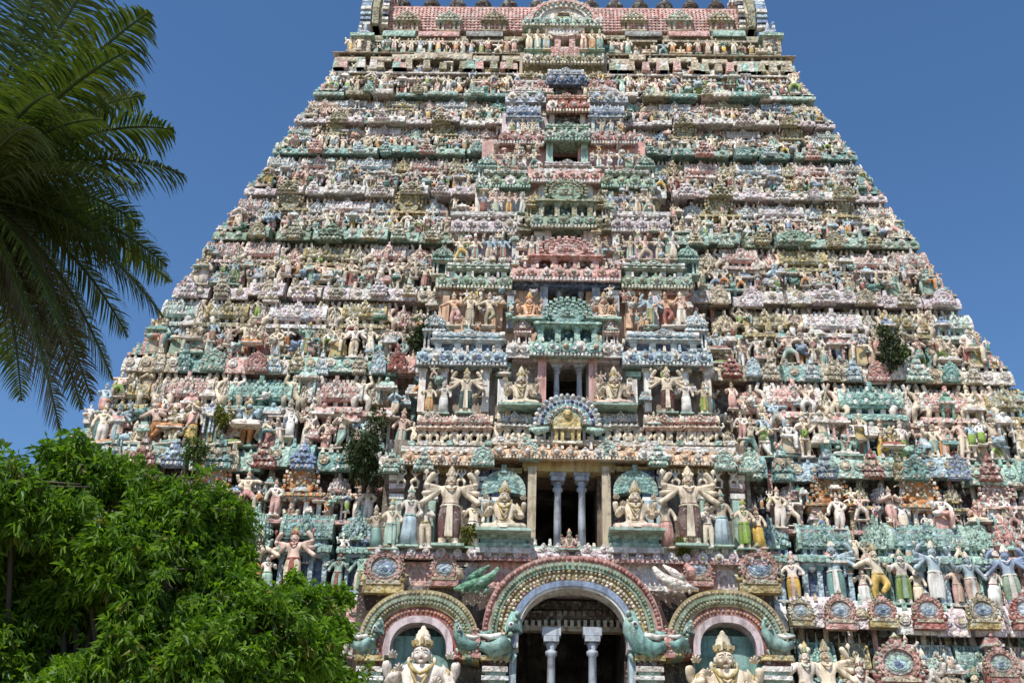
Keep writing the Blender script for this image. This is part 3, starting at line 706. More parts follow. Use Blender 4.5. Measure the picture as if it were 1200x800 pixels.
for k, (py, rows) in SHR.items():
    st = storeys[k]; chw, dh, zt, ybay, yw, z0, z1 = INFO[k]
    zb = LZ[k-1]; H = ZL[k]-zb; ye = YC[k-1]; d = 2*(yw-ye-.40)
    ms = MB(); shx[k] = []
    for px, w, c, sty in rows:
        xx = at(px, py).x; wd = w*mpp(px, py)*(1.12 if sty != 'gable' else 1.15)
        for sd in (-1, 1):
            if xx+wd*.3 > HW[k]: xx = HW[k]-wd*.35
            h = H*(1.0 if sty == 'sala' else .9 if sty == 'kuta' else 1.12)*random.uniform(.96, 1.04); cc = c if sd > 0 else LEFT.get(c, c)
            dd = d*(1.0 if sty == 'sala' else .86 if sty == 'kuta' else 1.1)
            if k <= 7: shrine(st, sd*xx, yw+.02, zb, wd, dd, h, sty, cc)
            else: merge_shrine(ms, sd*xx, yw+.02, zb, wd, dd, h, sty, cc)
            shx[k].append((sd*xx, wd))
    if ms.v: o = sub(ms, 'shrine_parapet', st, False); o['kind'] = 'stuff'  # upper miniature shrines merged into one mesh
    # crouching bracket figures in the gaps, holding up the cornice; small canopies lower down
    mf = MB(); xs = sorted(shx[k])
    for (xa, wa), (xb, wb) in zip(xs, xs[1:]):
        gap = (xb-wb/2)-(xa+wa/2)
        if abs(xa+xb)/2 < chw: continue
        nfig = max(1, round((gap+.5)/.55))
        for q in range(nfig):
            x = xa+wa/2-.18+(gap+.36)*(q+.5)/nfig
            merge_statue(mf, x, ye+.62, zb+H*.47, H*.52, 'atlas', {'SLOT_S': random.choice(('skin', 'tan', 'pale', 'pinkskin')), 'SLOT_G': random.choice(('skin', 'tan', 'pale')), 'SLOT_C': 'tan', 'SLOT_X': 'tan', 'SLOT_B': 'pale', 'SLOT_D': 'dkbrown', 'SLOT_M': 'red', 'SLOT_E': 'white'})
            mf.box(x-.2, x+.2, ye+.42, yw, zb+H*.44, zb+H*.5, random.choice(('white', 'pale', 'mint', 'pink', 'ltblue', 'cream')))
            mf.box(x-.12, x+.12, ye+.5, yw, zb, zb+H*.44, random.choice(('teal', 'tan', 'pink', 'brown', 'bluegrey')))
    crust(mf, k, chw, ye, yw, zb, H, HW[k-1], avoid=shx[k])
    for sd in (-1, 1):
        for q in range(7):
            f = (q+.5)/7; x = HW[k]-.15+f*(HW[k-1]-HW[k]+.05); h = H*(1-f)*random.uniform(.75, 1.0); c = random.choice(('pale', 'skin', 'cream', 'mint', 'ltblue', 'white', 'pink'))
            for r in range(2): mf.box(sd*x-.13, sd*x+.13, ye+.12+r*.6, ye+.5+r*.6, zb, zb+h*.55, random.choice(('tan', c, 'teal', 'pink')), .02)
            merge_statue(mf, sd*x, ye+random.uniform(.1, .25), zb+(h*.5 if q % 2 else 0), h*(.5 if q % 2 else .68), random.choice(POSES0))
            mf.ball((sd*x, ye+.5, zb+h*.6), min(.16, h*.3), c, 6, 4)
    o = sub(mf, 'bracket_figure', st, False); o['kind'] = 'stuff'

# second storey: tall, two rows of shrines
st = storeys[2]; chw, dh, zt, ybay, yw, z0, z1 = INFO[2]
zb = LZ[1]; ye = YC[1]
zmid = at(980, 626, .4).z
mb = MB()
for sd in (-1, 1):
    a, b = sorted((sd*chw, sd*(HW[2]-.2))); mb.box(a, b, ye+.55, yw, zmid-.12, zmid, 'pink')
sub(mb, 'ledge', st)
for px, w, c, sty in ((905, 44, 'teal', 'kuta'), (967, 62, 'teal', 'sala'), (1030, 40, 'mint', 'kuta'), (1088, 92, 'teal', 'sala'), (1150, 34, 'mint', 'kuta'), (1182, 40, 'pink', 'kuta'), (1238, 50, 'teal', 'sala')):
    p = at(px, 640)
    for sd in (-1, 1): shrine(st, sd*p.x, ye+1.0, zb, w*mpp(px, 640), 1.15, at(px, 610).z-zb, sty, c, 'miniature_shrine', {'SLOT_A': c, 'SLOT_B': 'mint', 'SLOT_D': 'deepblue' if c == 'teal' else 'teal', 'SLOT_T': 'ltblue' if c == 'teal' else c})
for px, w, c, sty in ((930, 24, 'white', 'kuta'), (975, 52, 'orange', 'gable'), (1012, 20, 'olive', 'kuta'), (1038, 22, 'lilac', 'kuta'), (1082, 52, 'orange', 'gable'), (1122, 20, 'olive', 'kuta'), (1172, 50, 'rose', 'gable'), (1215, 24, 'lilac', 'kuta')):
    p = at(px, 590)
    for sd in (-1, 1): shrine(st, sd*p.x, yw+.02, zmid, w*mpp(px, 590)*1.1, 1.2 if sty == 'gable' else 1.0, (ZL[2]-zmid)*(.98 if sty == 'gable' else .92), sty, c)
mf = MB()
for i in range(17):
    for sd in (-1, 1):
        x = sd*(chw+.35+i*.62+random.uniform(-.22, .22))
        if abs(x) < HW[2]-.5 and random.random() < .8:
            merge_statue(mf, x, yw-random.uniform(.45, .85), zmid+random.choice((0, 0, .15, .3)), (ZL[2]-zmid)*random.uniform(.42, .80), random.choice(POSES0), {'SLOT_S': random.choice(('skin', 'white', 'pale', 'pinkskin')), 'SLOT_G': random.choice(('skin', 'pink', 'pale')), 'SLOT_C': 'tan', 'SLOT_X': 'pink', 'SLOT_B': 'pale', 'SLOT_D': 'dkbrown', 'SLOT_M': 'red', 'SLOT_E': 'white'})
crust(mf, 2, chw, yw-.95, yw, zmid, ZL[2]-zmid, HW[2], .0, 1.0, 4.5); crust(mf, 2, chw, ye+.1, yw, zb, zmid-zb, HW[1], .35, .98, 3.2)
o = sub(mf, 'bracket_figure', st, False); o['kind'] = 'stuff'
# lowest painted storey: niches behind the statues
st = storeys[1]; chw1, dh1, zt1, ybay1, yw1, z01, z11 = INFO[1]
zl1 = 6.3
mb = MB()
for sd in (-1, 1):
    a, b = sorted((sd*chw1, sd*(HW[1]-.1))); kapota(mb, a, b, YC[0]-.1, yw1, zl1-.55, .55, 'rose')
    a, b = sorted((sd*chw1, sd*(HW[1]-.3))); mb.box(a, b, YC[0]+.35, yw1, ZL[0], zl1-.5, 'pink')
sub(mb, 'ledge', st)
for px, w, c in ((960, 44, 'teal'), (1005, 34, 'olive'), (1100, 40, 'mint'), (1150, 50, 'teal'), (1215, 50, 'rose')):
    p = at(px, 770)
    for sd in (-1, 1): shrine(st, sd*p.x, yw1+.02, zl1, w*mpp(px, 770), 1.0, 2.5, 'sala', c)

mf = MB(); crust(mf, 1, chw1, YC[0]+.2, yw1, zl1, ZL[1]-zl1, HW[1], .05, 1.0, 3.6)
o = sub(mf, 'bracket_figure', st, False); o['kind'] = 'stuff'
# ------------------------------------------------------------------ middle bay, storey by storey
def Yp(py, k, fwd=0): return at(AX, py, -PJ[k]-fwd).y
def rect(mb, k, x0, x1, y0, y1, m, fwd=0.0, dep=.3):
    Y = Yp((y0+y1)/2, k, fwd); a = at_y(x0, (y0+y1)/2, Y); b = at_y(x1, (y0+y1)/2, Y)
    zt_ = at_y((x0+x1)/2, y0, Y).z; zb_ = at_y((x0+x1)/2, y1, Y).z
    mb.box(a.x, b.x, Y, Y+dep, zb_, zt_, m)
def corn(mb, k, x0, x1, y0, y1, m, fwd=.3, dep=.8):
    Y = Yp(y1, k, fwd); a = at_y(x0, y1, Y); b = at_y(x1, y1, Y); zb_ = at_y((x0+x1)/2, y1, Y).z; zt_ = at_y((x0+x1)/2, y0, Y+.25).z
    kapota(mb, a.x, b.x, Y, Y+dep, zb_, max(.12, zt_-zb_), m, .02)
    th = max(.12, zt_-zb_); n_ = max(2, int((b.x-a.x)/.40))
    for i in range(n_):
        x = a.x+(b.x-a.x)*(i+.5)/n_+random.uniform(-.03, .03); r = min(.19, th*.42)*random.uniform(.75, 1.1)
        mb.disc(x, zb_+th*.48, Y-.06, Y+.3, r, random.choice((m, m, 'pale', 'mint' if m in ('green', 'teal') else m)), 9); mb.ball((x, Y-.06, zb_+th*.46), r*.5, random.choice((m, 'tan', 'white')), 6, 4)
        mb.box(x-.04, x+.04, Y, Y+.2, zb_+th*.48+r*.8, zb_+th*.48+r*1.5, m, .01)
        mb.box(x+.12, x+.22, Y+.12, Y+.3, zb_+th*.9, zb_+th+random.uniform(.05, .2), random.choice((m, 'cream', 'pale')), .02)
def drips(mb, k, x0, x1, y1, m, fwd, n):
    Y = Yp(y1, k, fwd); z = at_y((x0+x1)/2, y1, Y).z; a = at_y(x0, y1, Y).x; b = at_y(x1, y1, Y).x
    for i in range(n):
        x = a+(b-a)*(i+.5)/n; w = (b-a)/n*.28
        mb.box(x-w, x+w, Y-.03, Y+.1, z-.015, z+.10, m)
def pav(k, xc, w, y0, y1, c, sty='sala', fwd=.25, dep=.9, name='pavilion', cols=None):
    Y = Yp(y1, k, fwd); p = at_y(xc, y1, Y); zt_ = at_y(xc, y0, Y).z
    s = (at_y(xc+5, y1, Y).x-at_y(xc-5, y1, Y).x)/10
    return shrine(storeys[k], p.x, Y+dep*.5, p.z, w*s, dep, (zt_-p.z)/.98, sty, c, name, cols)
def both(f, x0, x1=None):
    """call f for a span and its mirror image about the tower axis"""
    f(x0, x1); f(2*AX-x1, 2*AX-x0)
def pillar(k, xc, y0, y1, w, m, fwd, parent=None, name='pillar', sq=False):
    Y = Yp(y1, k, fwd); p = at_y(xc, y1, Y); h = at_y(xc, y0, Y).z-p.z; s = (at_y(xc+5, y1, Y).x-at_y(xc-5, y1, Y).x)/10; r = w*s/2
    mb = MB(True); x, z = p.x, p.z
    mb.box(x-r*1.35, x+r*1.35, Y-r*1.35, Y+r*1.35, z, z+h*.07, m)
    mb.lathe([(r, h*.07), (r*.92, h*.4), (r*.86, h*.74), (r*1.3, h*.76), (r*1.3, h*.79), (r*.8, h*.805), (r*1.35, h*.85), (r*1.05, h*.87)], x, Y, z, m, 14)
    mb.box(x-r*1.7, x+r*1.7, Y-r*1.7, Y+r*1.7, z+h*.87, z+h*.92, m); mb.box(x-r*2.1, x+r*2.1, Y-r*1.5, Y+r*1.5, z+h*.925, z+h, m)
    o = sub(mb, name, storeys[k]); return o
def door(k, x0, x1, y0, y1, m, jamb, fwd=.06, lint=None):
    mb = MB(True); rect(mb, k, x0-jamb, x0, y0-jamb*.6, y1, m, fwd, .5); rect(mb, k, x1, x1+jamb, y0-jamb*.6, y1, m, fwd, .5)
    rect(mb, k, x0-jamb*1.4, x1+jamb*1.4, y0-jamb*1.3, y0, lint or m, fwd+.06, .5)
    sub(mb, 'door_frame', storeys[k])

# storey 1: great arch and two side arches -------------------------------------------------
def arch(k, xc, ysp, a_px, b_px, layers, fwd, legs, name, bumps):
    """layers from outside in: (width px, material, stand-out)"""
    Y = Yp(ysp, k, fwd); c = at_y(xc, ysp, Y); s = (at_y(xc+5, ysp, Y).x-at_y(xc-5, ysp, Y).x)/10
    ex = (at_y(xc, ysp-b_px, Y).z-c.z)/(a_px*s)
    mb = MB(True); r = a_px*s
    for w, m, so in layers:
        mb.ring(c.x, c.z, Y-so, Y+.5, r-w*s, r, m, -6, 186, 60, ex, .86); r -= w*s
    for w, m, n_, sz, so in bumps:
        rr = a_px*s-w*s
        for i in range(n_):
            t = radians(-4+188*i/(n_-1)); mm = m[i % len(m)]
            cc, s2 = cos(t), sin(t); mb.ball((c.x+rr*math.copysign(abs(cc)**.86, cc), Y-so, c.z+ex*rr*math.copysign(abs(s2)**.86, s2)), sz*s*random.uniform(.75, 1.15), mm, 6, 4, random.uniform(.8, 1.2), .7)
    return sub(mb, name, storeys[k]), c, s, Y, ex
CEN = 671
arch(1, CEN, 752, 107, 100, [(9, 'rose', .10), (9, 'green', .14), (15, 'gold', .06), (7, 'blue', .20), (3, 'white', .16)], .35, 0, 'great_arch',
     [(4, ('rose', 'red'), 66, 3.0, .12), (13, ('green', 'olive', 'green'), 70, 2.2, .16), (20, ('skin', 'olive', 'pinkskin', 'gold', 'tan'), 56, 2.5, .10), (26, ('olive', 'cream', 'skin', 'tan'), 52, 2.5, .10), (30, ('cream', 'gold', 'rose'), 44, 2.2, .10)])
SIDE = ((490, 'side_arch'), (853, 'side_arch'))
for xc, nm in SIDE:
    arch(1, xc, 764, 72, 72, [(7, 'gold', .12), (10, 'green', .16), (3, 'gold', .12), (11, 'red', .08), (8, 'lilac', .16)], .30, 0, nm,
         [(4, ('olive', 'tan'), 52, 2.4, .13), (11, ('green', 'olive'), 50, 2.2, .18), (15, ('olive', 'gold'), 46, 1.8, .17), (25, ('rose', 'orange'), 36, 2.0, .10)])
    mb = MB(); mb.plain = True; rect(mb, 1, xc-42, xc+42, 716, 830, 'dkteal', -.10, .2); rect(mb, 1, xc-40, xc+40, 745, 830, 'teal', -.04, .1); sub(mb, 'niche', storeys[1])
def makara(xc, yc, sd, w, k=1):
    Y = Yp(yc, k, .42); c = at_y(xc, yc, Y); s = (at_y(xc+5, yc, Y).x-at_y(xc-5, yc, Y).x)/10*w/40; mb = MB(True)
    T = lambda u, v, d=0: (c.x+sd*u*s, Y-d, c.z+v*s)
    mb.tube([T(-16, 26, .0), T(-14, 8, .05), T(-8, -6, .08), T(6, -12, .08), T(17, -8, .06), T(18, 4, .06), T(10, 6, .06)], [s*6, s*10, s*11, s*9, s*6, s*4.5, s*2], 'teal', 8)
    mb.tube([T(-2, 2, .14), T(10, 0, .16), T(22, 3, .12)], [s*3.4, s*3, s*1], 'white', 6)
    mb.ball(T(-12, 12, .26), s*3.2, 'white', 8, 5); mb.ball(T(-12, 12, .33), s*1.6, 'navy', 6, 4)
    for i in range(5): mb.ball(T(-18+i*2, 24-i*7, .2), s*3, ('mint', 'green')[i % 2], 6, 4)
    for i in range(4): mb.tube([T(-16+5*i, -16+i, .02), T(-14+6*i, -24, .05)], [s*3, s*1], 'mint', 5)
    return sub(mb, 'makara', storeys[k])
for xc, sd, w in ((585, -1, 46), (757, 1, 46), (430, -1, 34), (548, 1, 30), (796, -1, 30), (912, 1, 34)): makara(xc, 748, sd, w)
for xc in (557, 784):                                      # pink scrolled discs beside the springing
    Y = Yp(752, 1, .5); c = at_y(xc, 752, Y); s = (at_y(xc+5, 752, Y).x-at_y(xc-5, 752, Y).x)/10
    mb = MB(); mb.disc(c.x, c.z+2*s, Y, Y+.4, 11*s, 'rose', 18, 1.25)
    for q in range(14): mb.ball((c.x+11*s*cos(q*pi/7), Y, c.z+2*s+13*s*sin(q*pi/7)), 2*s, 'pink', 6, 4)
    mb.disc(c.x, c.z+2*s, Y-.05, Y, 6*s, 'pink', 14, 1.3); mb.box(c.x-7*s, c.x+7*s, Y-.02, Y+.3, c.z-18*s, c.z-12*s, 'rose'); sub(mb, 'scroll_boss', storeys[1])
mb = MB()                                                # brackets below the arch springs, pier faces
for x0, x1 in ((563, 597), (744, 780), (415, 450), (892, 930)):
    rect(mb, 1, x0, x1, 767, 773, 'gold', .45, .6); rect(mb, 1, x0+3, x1-3, 773, 780, 'maroon', .30, .5); rect(mb, 1, x0+2, x1-2, 780, 786, 'pale', .38, .5); rect(mb, 1, x0+5, x1-5, 786, 830, 'mint', .22, .5); rect(mb, 1, x0+1, x1-1, 791, 796, 'white', .36, .5)
sub(mb, 'bracket', storeys[1])
mb = MB(True); rect(mb, 1, 597, 605, 700, 830, 'ltblue', .30, .5); rect(mb, 1, 737, 745, 700, 830, 'ltblue', .30, .5); sub(mb, 'door_frame', storeys[1])
mb = MB()                                                # carved beam inside the doorway
rect(mb, 1, 602, 740, 716, 724, 'brown', -.55, .3); rect(mb, 1, 602, 740, 733, 739, 'tan', -.5, .3); rect(mb, 1, 602, 740, 704, 714, 'dkbrown', -.6, .3); rect(mb, 1, 602, 740, 724, 734, 'dkbrown', -.58, .3)
for i in range(17): rect(mb, 1, 607+i*7.7, 611+i*7.7, 726, 734, 'cream', -.44, .2); rect(mb, 1, 606+i*7.7, 612+i*7.7, 715, 722, 'brown', -.5, .2)
sub(mb, 'beam', storeys[1])
for xc in (645, 695): pillar(1, xc, 736, 870, 11, 'bluegrey', -.6)
mb = MB(); Y = Yp(672, 1, .45); c = at_y(671, 680, Y); s = .024
mb.box(c.x-.22, c.x+.22, Y-.1, Y+.3, c.z-.1, c.z+.42, 'blue'); mb.ball((c.x, Y-.1, c.z+.28), .17, 'ltblue', 10, 6); mb.ball((c.x-.07, Y-.25, c.z+.32), .04, 'navy'); mb.ball((c.x+.07, Y-.25, c.z+.32), .04, 'navy'); mb.ball((c.x, Y-.25, c.z+.20), .06, 'white', 6, 4, 1.5, .6, .6)
for sd in (-1, 1): mb.tube([(c.x+sd*.1, Y-.1, c.z+.4), (c.x+sd*.22, Y-.1, c.z+.5), (c.x+sd*.2, Y-.1, c.z+.58)], [.05, .04, .01], 'blue')
sub(mb, 'lion_mask', storeys[1])
# band above the arches with medallions
mb = MB()
for x0, x1, m in ((432, 470, 'lilac'), (470, 500, 'pink'), (500, 560, 'lilac'), (560, 620, 'pink'), (620, 722, 'lilac'), (722, 780, 'white'), (780, 840, 'pink'), (840, 905, 'lilac')): rect(mb, 1, x0+.2, x1-.2, 658, 694, m, .02, .7)
corn(mb, 1, 436, 905, 647, 657, 'lilac', .35, 1.4); corn(mb, 1, 470, 875, 640, 647, 'white', .25, 1.3)
drips(mb, 1, 440, 900, 657, 'rose', .37, 80)
sub(mb, 'cornice', storeys[1])
for xc, w, kd in ((451, 48, ('rose', 'olive', 'gold', 'blue')), (889, 48, ('rose', 'olive', 'gold', 'blue')), (521, 34, ('rose', 'tan', 'rose', 'bluegrey')), (818, 34, ('rose', 'tan', 'rose', 'bluegrey'))):
    Y = Yp(668, 1, .25); p = at_y(xc, 667, Y); medallion(storeys[1], p.x, Y, p.z, w*mpp(xc, 667, -1), kd)
for sd, xc in ((-1, 560), (1, 790)):                        # scaly green creatures lying over the shoulder of the arch
    Y = Yp(682, 1, .45); c = at_y(xc, 684, Y); s = .024; mb = MB(); cc = 'jade' if sd < 0 else 'pale'
    T = lambda u, v, d=0: (c.x+sd*u*s, Y-d, c.z+v*s)
    mb.tube([T(26, -6), T(12, -4, .1), T(-4, 0, .12), T(-16, 8, .1), T(-22, 18, .05)], [s*2, s*6, s*7, s*5, s*2], cc, 8)
    mb.tube([T(10, 2, .1), T(-2, 12, .15), T(-12, 20, .1)], [s*5, s*4, s*1], cc, 7)
    mb.tube([T(18, 4, .1), T(20, 14, .15), T(12, 20, .15)], [s*5, s*5, s*3], 'tan' if sd < 0 else 'rose', 7)
    for i in range(4): mb.tube([T(14-8*i, -4, .1), T(16-8*i, -12, .15)], [s*2.6, s*2], cc, 5)
    sub(mb, 'makara', storeys[1])

# storey 2 ---------------------------------------------------------------------------------
door(2, 628, 706, 552, 646, 'tan', 10, .08, 'gold')
for xc in (653, 682): pillar(2, xc, 553, 648, 9.5, 'bluegrey', -.55)
mb = MB(True)
for x0 in (563, 577, 733+23, 770):                       # blue and mint pilasters
    for y0, y1, m in ((550, 558, 'navy'), (558, 563, 'white'), (565, 572, 'bluegrey'), (575, 581, 'deepblue'), (582, 586, 'white'), (586, 640, 'ltblue')): rect(mb, 2, x0-(3 if y0 < 585 else 0), x0+10+(3 if y0 < 585 else 0), y0, y1, m, .10, .3)
for x0 in (460, 500, 822, 860):
    for y0, y1, m in ((556, 562, 'white'), (566, 572, 'lilac'), (578, 584, 'white'), (586, 640, 'mint')): rect(mb, 2, x0-(4 if y0 < 585 else 0), x0+9+(4 if y0 < 585 else 0), y0, y1, m, .06, .3)
rect(mb, 2, 445, 885, 640, 647, 'mint', .22, .9)
sub(mb, 'pilaster', storeys[2])
mb = MB()
for x0, x1, y0, y1, m, fw_ in ((575, 762, 526, 537, 'peach', .55), (470, 578, 532, 544, 'peach', .40), (759, 862, 532, 544, 'peach', .40), (444, 474, 536, 549, 'mint', .34), (858, 888, 536, 549, 'mint', .34)):
    corn(mb, 2, x0, x1, y0, y1, m, fw_, 1.3); drips(mb, 2, x0+1, x1-1, y1, 'cream', fw_+.01, int((x1-x0)/4))
for xc, yc, w in ((621, 527, 25), (712, 527, 25), (566, 533, 27), (771, 533, 27), (497, 538, 24), (849, 538, 24), (459, 541, 22), (877, 541, 22)):
    Y_ = Yp(yc+9, 2, .5); p_ = at_y(xc, yc, Y_); kudu(storeys[2], p_.x, Y_, p_.z, w*mpp(xc, yc, -1.5), .62, 'mint')
for x0, x1, y0, y1, m, fw_ in ((612, 722, 541, 549, 'gold', .12), (480, 612, 547, 553, 'gold', .08), (722, 850, 547, 553, 'gold', .08)): rect(mb, 2, x0, x1, y0, y1, m, fw_, .5)
for x0, x1 in ((575, 762), (470, 575), (762, 862)): rect(mb, 2, x0, x1, 515 if x0 > 570 and x0 < 700 else 523, 521 if x0 > 570 and x0 < 700 else 529, 'pale', .2, 1.2)
for i in range(26): rect(mb, 2, 478+i*15, 486+i*15, 511+(5 if abs(i-12.5) > 6 else 0), 516+(5 if abs(i-12.5) > 6 else 0), ('mint', 'white', 'cream')[i % 3], .25, .2)
sub(mb, 'cornice', storeys[2])

# storey 3 ---------------------------------------------------------------------------------
tile = lambda a: {'SLOT_A': a, 'SLOT_B': 'cream', 'SLOT_D': 'dkbrown', 'SLOT_T': 'cream'}
for xc in (510, 553, 780, 822): pav(3, xc, 46, 482, 521, 'red', 'sala', .30, 1.0, 'pavilion', tile('rose'))
for xc in (602, 728): pav(3, xc, 40, 480, 519, 'blue', 'sala', .30, 1.0, 'pavilion', tile('bluegrey'))
for xc in (633, 699): pav(3, xc, 34, 484, 517, 'mint', 'sala', .34, 1.0, 'pavilion')
Y = Yp(495, 3, .65); c = at_y(665, 496, Y); s = mpp(665, 496, -1.5); mb = MB()          # fan of peacock feathers over a yellow shrine
for r0_, r1_, m, so in ((38, 32, 'grey', 0), (32, 26, 'bluegrey', .03), (26, 18, 'teal', .05)): mb.ring(c.x, c.z, Y-so, Y+.3, r1_*s, r0_*s, m, -4, 184, 30, .95)
for i in range(19):
    a = radians(-2+184*i/18); mb.ball((c.x+38*s*cos(a), Y, c.z+36*s*sin(a)), 2.7*s, ('pale', 'bluegrey')[i % 2], 8, 5); mb.ball((c.x+30*s*cos(a), Y-.03, c.z+28*s*sin(a)), 2.4*s, ('navy', 'blue')[i % 2], 6, 4); mb.ball((c.x+21*s*cos(a), Y-.05, c.z+20*s*sin(a)), 2*s, ('rose', 'white')[i % 2], 6, 4)
mb.disc(c.x, c.z, Y-.02, Y+.2, 18*s, 'olive', 20); mb.box(c.x-15*s, c.x+15*s, Y-.12, Y+.2, c.z-8*s, c.z+6*s, 'gold')
for u in (-13, -6, 6, 13): mb.box(c.x+(u-2)*s, c.x+(u+2)*s, Y-.1, Y+.1, c.z-24*s, c.z-8*s, 'gold')
mb.ball((c.x, Y-.1, c.z+10*s), 6*s, 'gold', 10, 6); mb.box(c.x-17*s, c.x+17*s, Y-.14, Y+.2, c.z-27*s, c.z-24*s, 'cream'); mb.box(c.x-16*s, c.x+16*s, Y-.16, Y+.2, c.z-9*s, c.z-7*s, 'cream')
for sd in (-1, 1): mb.tube([(c.x+sd*44*s, Y, c.z-8*s), (c.x+sd*34*s, Y-.1, c.z-12*s), (c.x+sd*22*s, Y-.1, c.z-9*s)], [2*s, 5*s, 3*s], 'mint')
sub(mb, 'peacock_arch', storeys[3])
door(3, 640, 690, 424, 472, 'pink', 10, .06, 'pale')
for xc in (652, 679): pillar(3, xc, 427, 470, 7, 'bluegrey', -.4)
mb = MB(True)
for x0 in (583, 735):
    for y0, y1, m in ((425, 431, 'mint'), (435, 441, 'mint'), (444, 475, 'white')): rect(mb, 3, x0-(0 if y0 > 440 else 2), x0+12+(0 if y0 > 440 else 4), y0, y1, m, .08, .3)
for x0 in (490, 515, 565, 755, 800, 826):
    rect(mb, 3, x0, x0+8, 436, 482, random.choice(('white', 'lilac', 'mint', 'pale')), .06, .3); rect(mb, 3, x0-3, x0+11, 431, 436, 'white', .08, .3)
sub(mb, 'pilaster', storeys[3])
mb = MB()
for x0, x1 in ((487, 594), (730, 836)):
    corn(mb, 3, x0, x1, 412, 427, 'ltblue', .42, 1.2); drips(mb, 3, x0, x1, 427, 'white', .43, 24)
    for i in range(5): Yk = Yp(420, 3, .5); q = at_y(x0+12+i*(x1-x0-24)/4, 419, Yk); mb.disc(q.x, q.z, Yk-.02, Yk+.3, .17, 'ltblue', 12); mb.disc(q.x, q.z, Yk-.05, Yk, .08, 'deepblue', 8)
corn(mb, 3, 620, 706, 400, 416, 'mint', .5, 1.2); drips(mb, 3, 620, 706, 416, 'white', .51, 20)
for i in range(4): Yk = Yp(409, 3, .58); q = at_y(632+i*20.5, 408, Yk); mb.disc(q.x, q.z, Yk-.02, Yk+.3, .16, 'teal', 12); mb.disc(q.x, q.z, Yk-.05, Yk, .07, 'white', 8)
for x0, x1 in ((594, 620), (706, 730)): corn(mb, 3, x0, x1, 402, 418, 'pale', .3, 1.2)
rect(mb, 3, 600, 726, 418, 424, 'lilac', .1, .5)
sub(mb, 'cornice', storeys[3])

# storey 4 ---------------------------------------------------------------------------------
gal = lambda a, d: {'SLOT_A': a, 'SLOT_B': 'white', 'SLOT_D': d, 'SLOT_T': 'white'}
for xc, w in ((548, 84), (778, 84)): pav(4, xc, w, 384, 413, 'bluegrey', 'sala', .42, 1.0, 'pavilion', gal('ltblue', 'deepblue'))
for xc, w in ((507, 26), (818, 26)): pav(4, xc, w, 366, 410, 'ltblue', 'kuta', .3, 1.0, 'pavilion', gal('ltblue', 'deepblue'))
o = pav(4, 665, 76, 356, 404, 'mint', 'gable', .5, 1.1, 'pavilion', {'SLOT_A': 'teal', 'SLOT_B': 'mint', 'SLOT_D': 'dkteal', 'SLOT_T': 'mint'})
for xc in (612, 716): pav(4, xc, 20, 372, 408, 'pink', 'kuta', .3, .9, 'pavilion')
door(4, 642, 694, 336, 372, 'bluegrey', 9, .06, 'deepblue')
for xc in (655, 681): pillar(4, xc, 338, 372, 6, 'bluegrey', -.35)
mb = MB(True)
for x0, m in ((598, 'bluegrey'), (722, 'bluegrey'), (585, 'peach'), (737, 'peach'), (522, 'peach'), (800, 'pink'), (555, 'pink'), (768, 'lilac')):
    rect(mb, 4, x0-4, x0+4, 346, 384, m, .07, .3); rect(mb, 4, x0-7, x0+7, 340, 345, 'white', .1, .3)
sub(mb, 'pilaster', storeys[4])
mb = MB()
corn(mb, 4, 600, 728, 314, 328, 'pink', .45, 1.2); drips(mb, 4, 600, 728, 328, 'white', .46, 30); rect(mb, 4, 602, 726, 330, 336, 'deepblue', .2, .6)
for x0, x1 in ((510, 600), (728, 812)): corn(mb, 4, x0, x1, 325, 337, 'green', .32, 1.2); drips(mb, 4, x0, x1, 337, 'cream', .33, 22)
for x0, x1 in ((512, 600), (728, 810)): rect(mb, 4, x0, x1, 339, 345, 'rose', .08, .4)
sub(mb, 'cornice', storeys[4])

# storey 5 ---------------------------------------------------------------------------------
pav(5, 663, 84, 283, 318, 'pink', 'gable', .5, 1.0, 'pavilion', {'SLOT_A': 'pink', 'SLOT_B': 'rose', 'SLOT_D': 'maroon', 'SLOT_T': 'pink'})
for xc in (560, 767): pav(5, xc, 72, 304, 326, 'green', 'sala', .36, 1.0, 'pavilion', gal('green', 'dkgreen'))
for xc in (517, 808): pav(5, xc, 24, 288, 322, 'teal', 'kuta', .2, .9, 'pavilion')
door(5, 646, 684, 267, 292, 'pale', 8, .06, 'bluegrey')
for xc in (656, 674): pillar(5, xc, 268, 292, 5, 'bluegrey', -.3)
mb = MB(True)
for x0, m in ((604, 'white'), (722, 'white'), (578, 'lilac'), (748, 'lilac'), (540, 'mint'), (784, 'mint'), (632, 'pale'), (696, 'pale')):
    rect(mb, 5, x0-4, x0+4, 276, 306, m, .07, .3); rect(mb, 5, x0-6, x0+6, 271, 276, 'white', .1, .3)
sub(mb, 'pilaster', storeys[5])
mb = MB()
corn(mb, 5, 622, 700, 254, 266, 'green', .42, 1.1); corn(mb, 5, 606, 622, 256, 269, 'olive', .34, 1.1); corn(mb, 5, 700, 716, 256, 269, 'olive', .34, 1.1); drips(mb, 5, 622, 700, 266, 'cream', .43, 20)
for x0, x1 in ((528, 606), (716, 786)): corn(mb, 5, x0, x1, 258, 271, 'lilac', .26, 1.1); drips(mb, 5, x0, x1, 271, 'white', .27, 20); rect(mb, 5, x0, x1, 248, 252, 'white', .2, .5)
sub(mb, 'cornice', storeys[5])

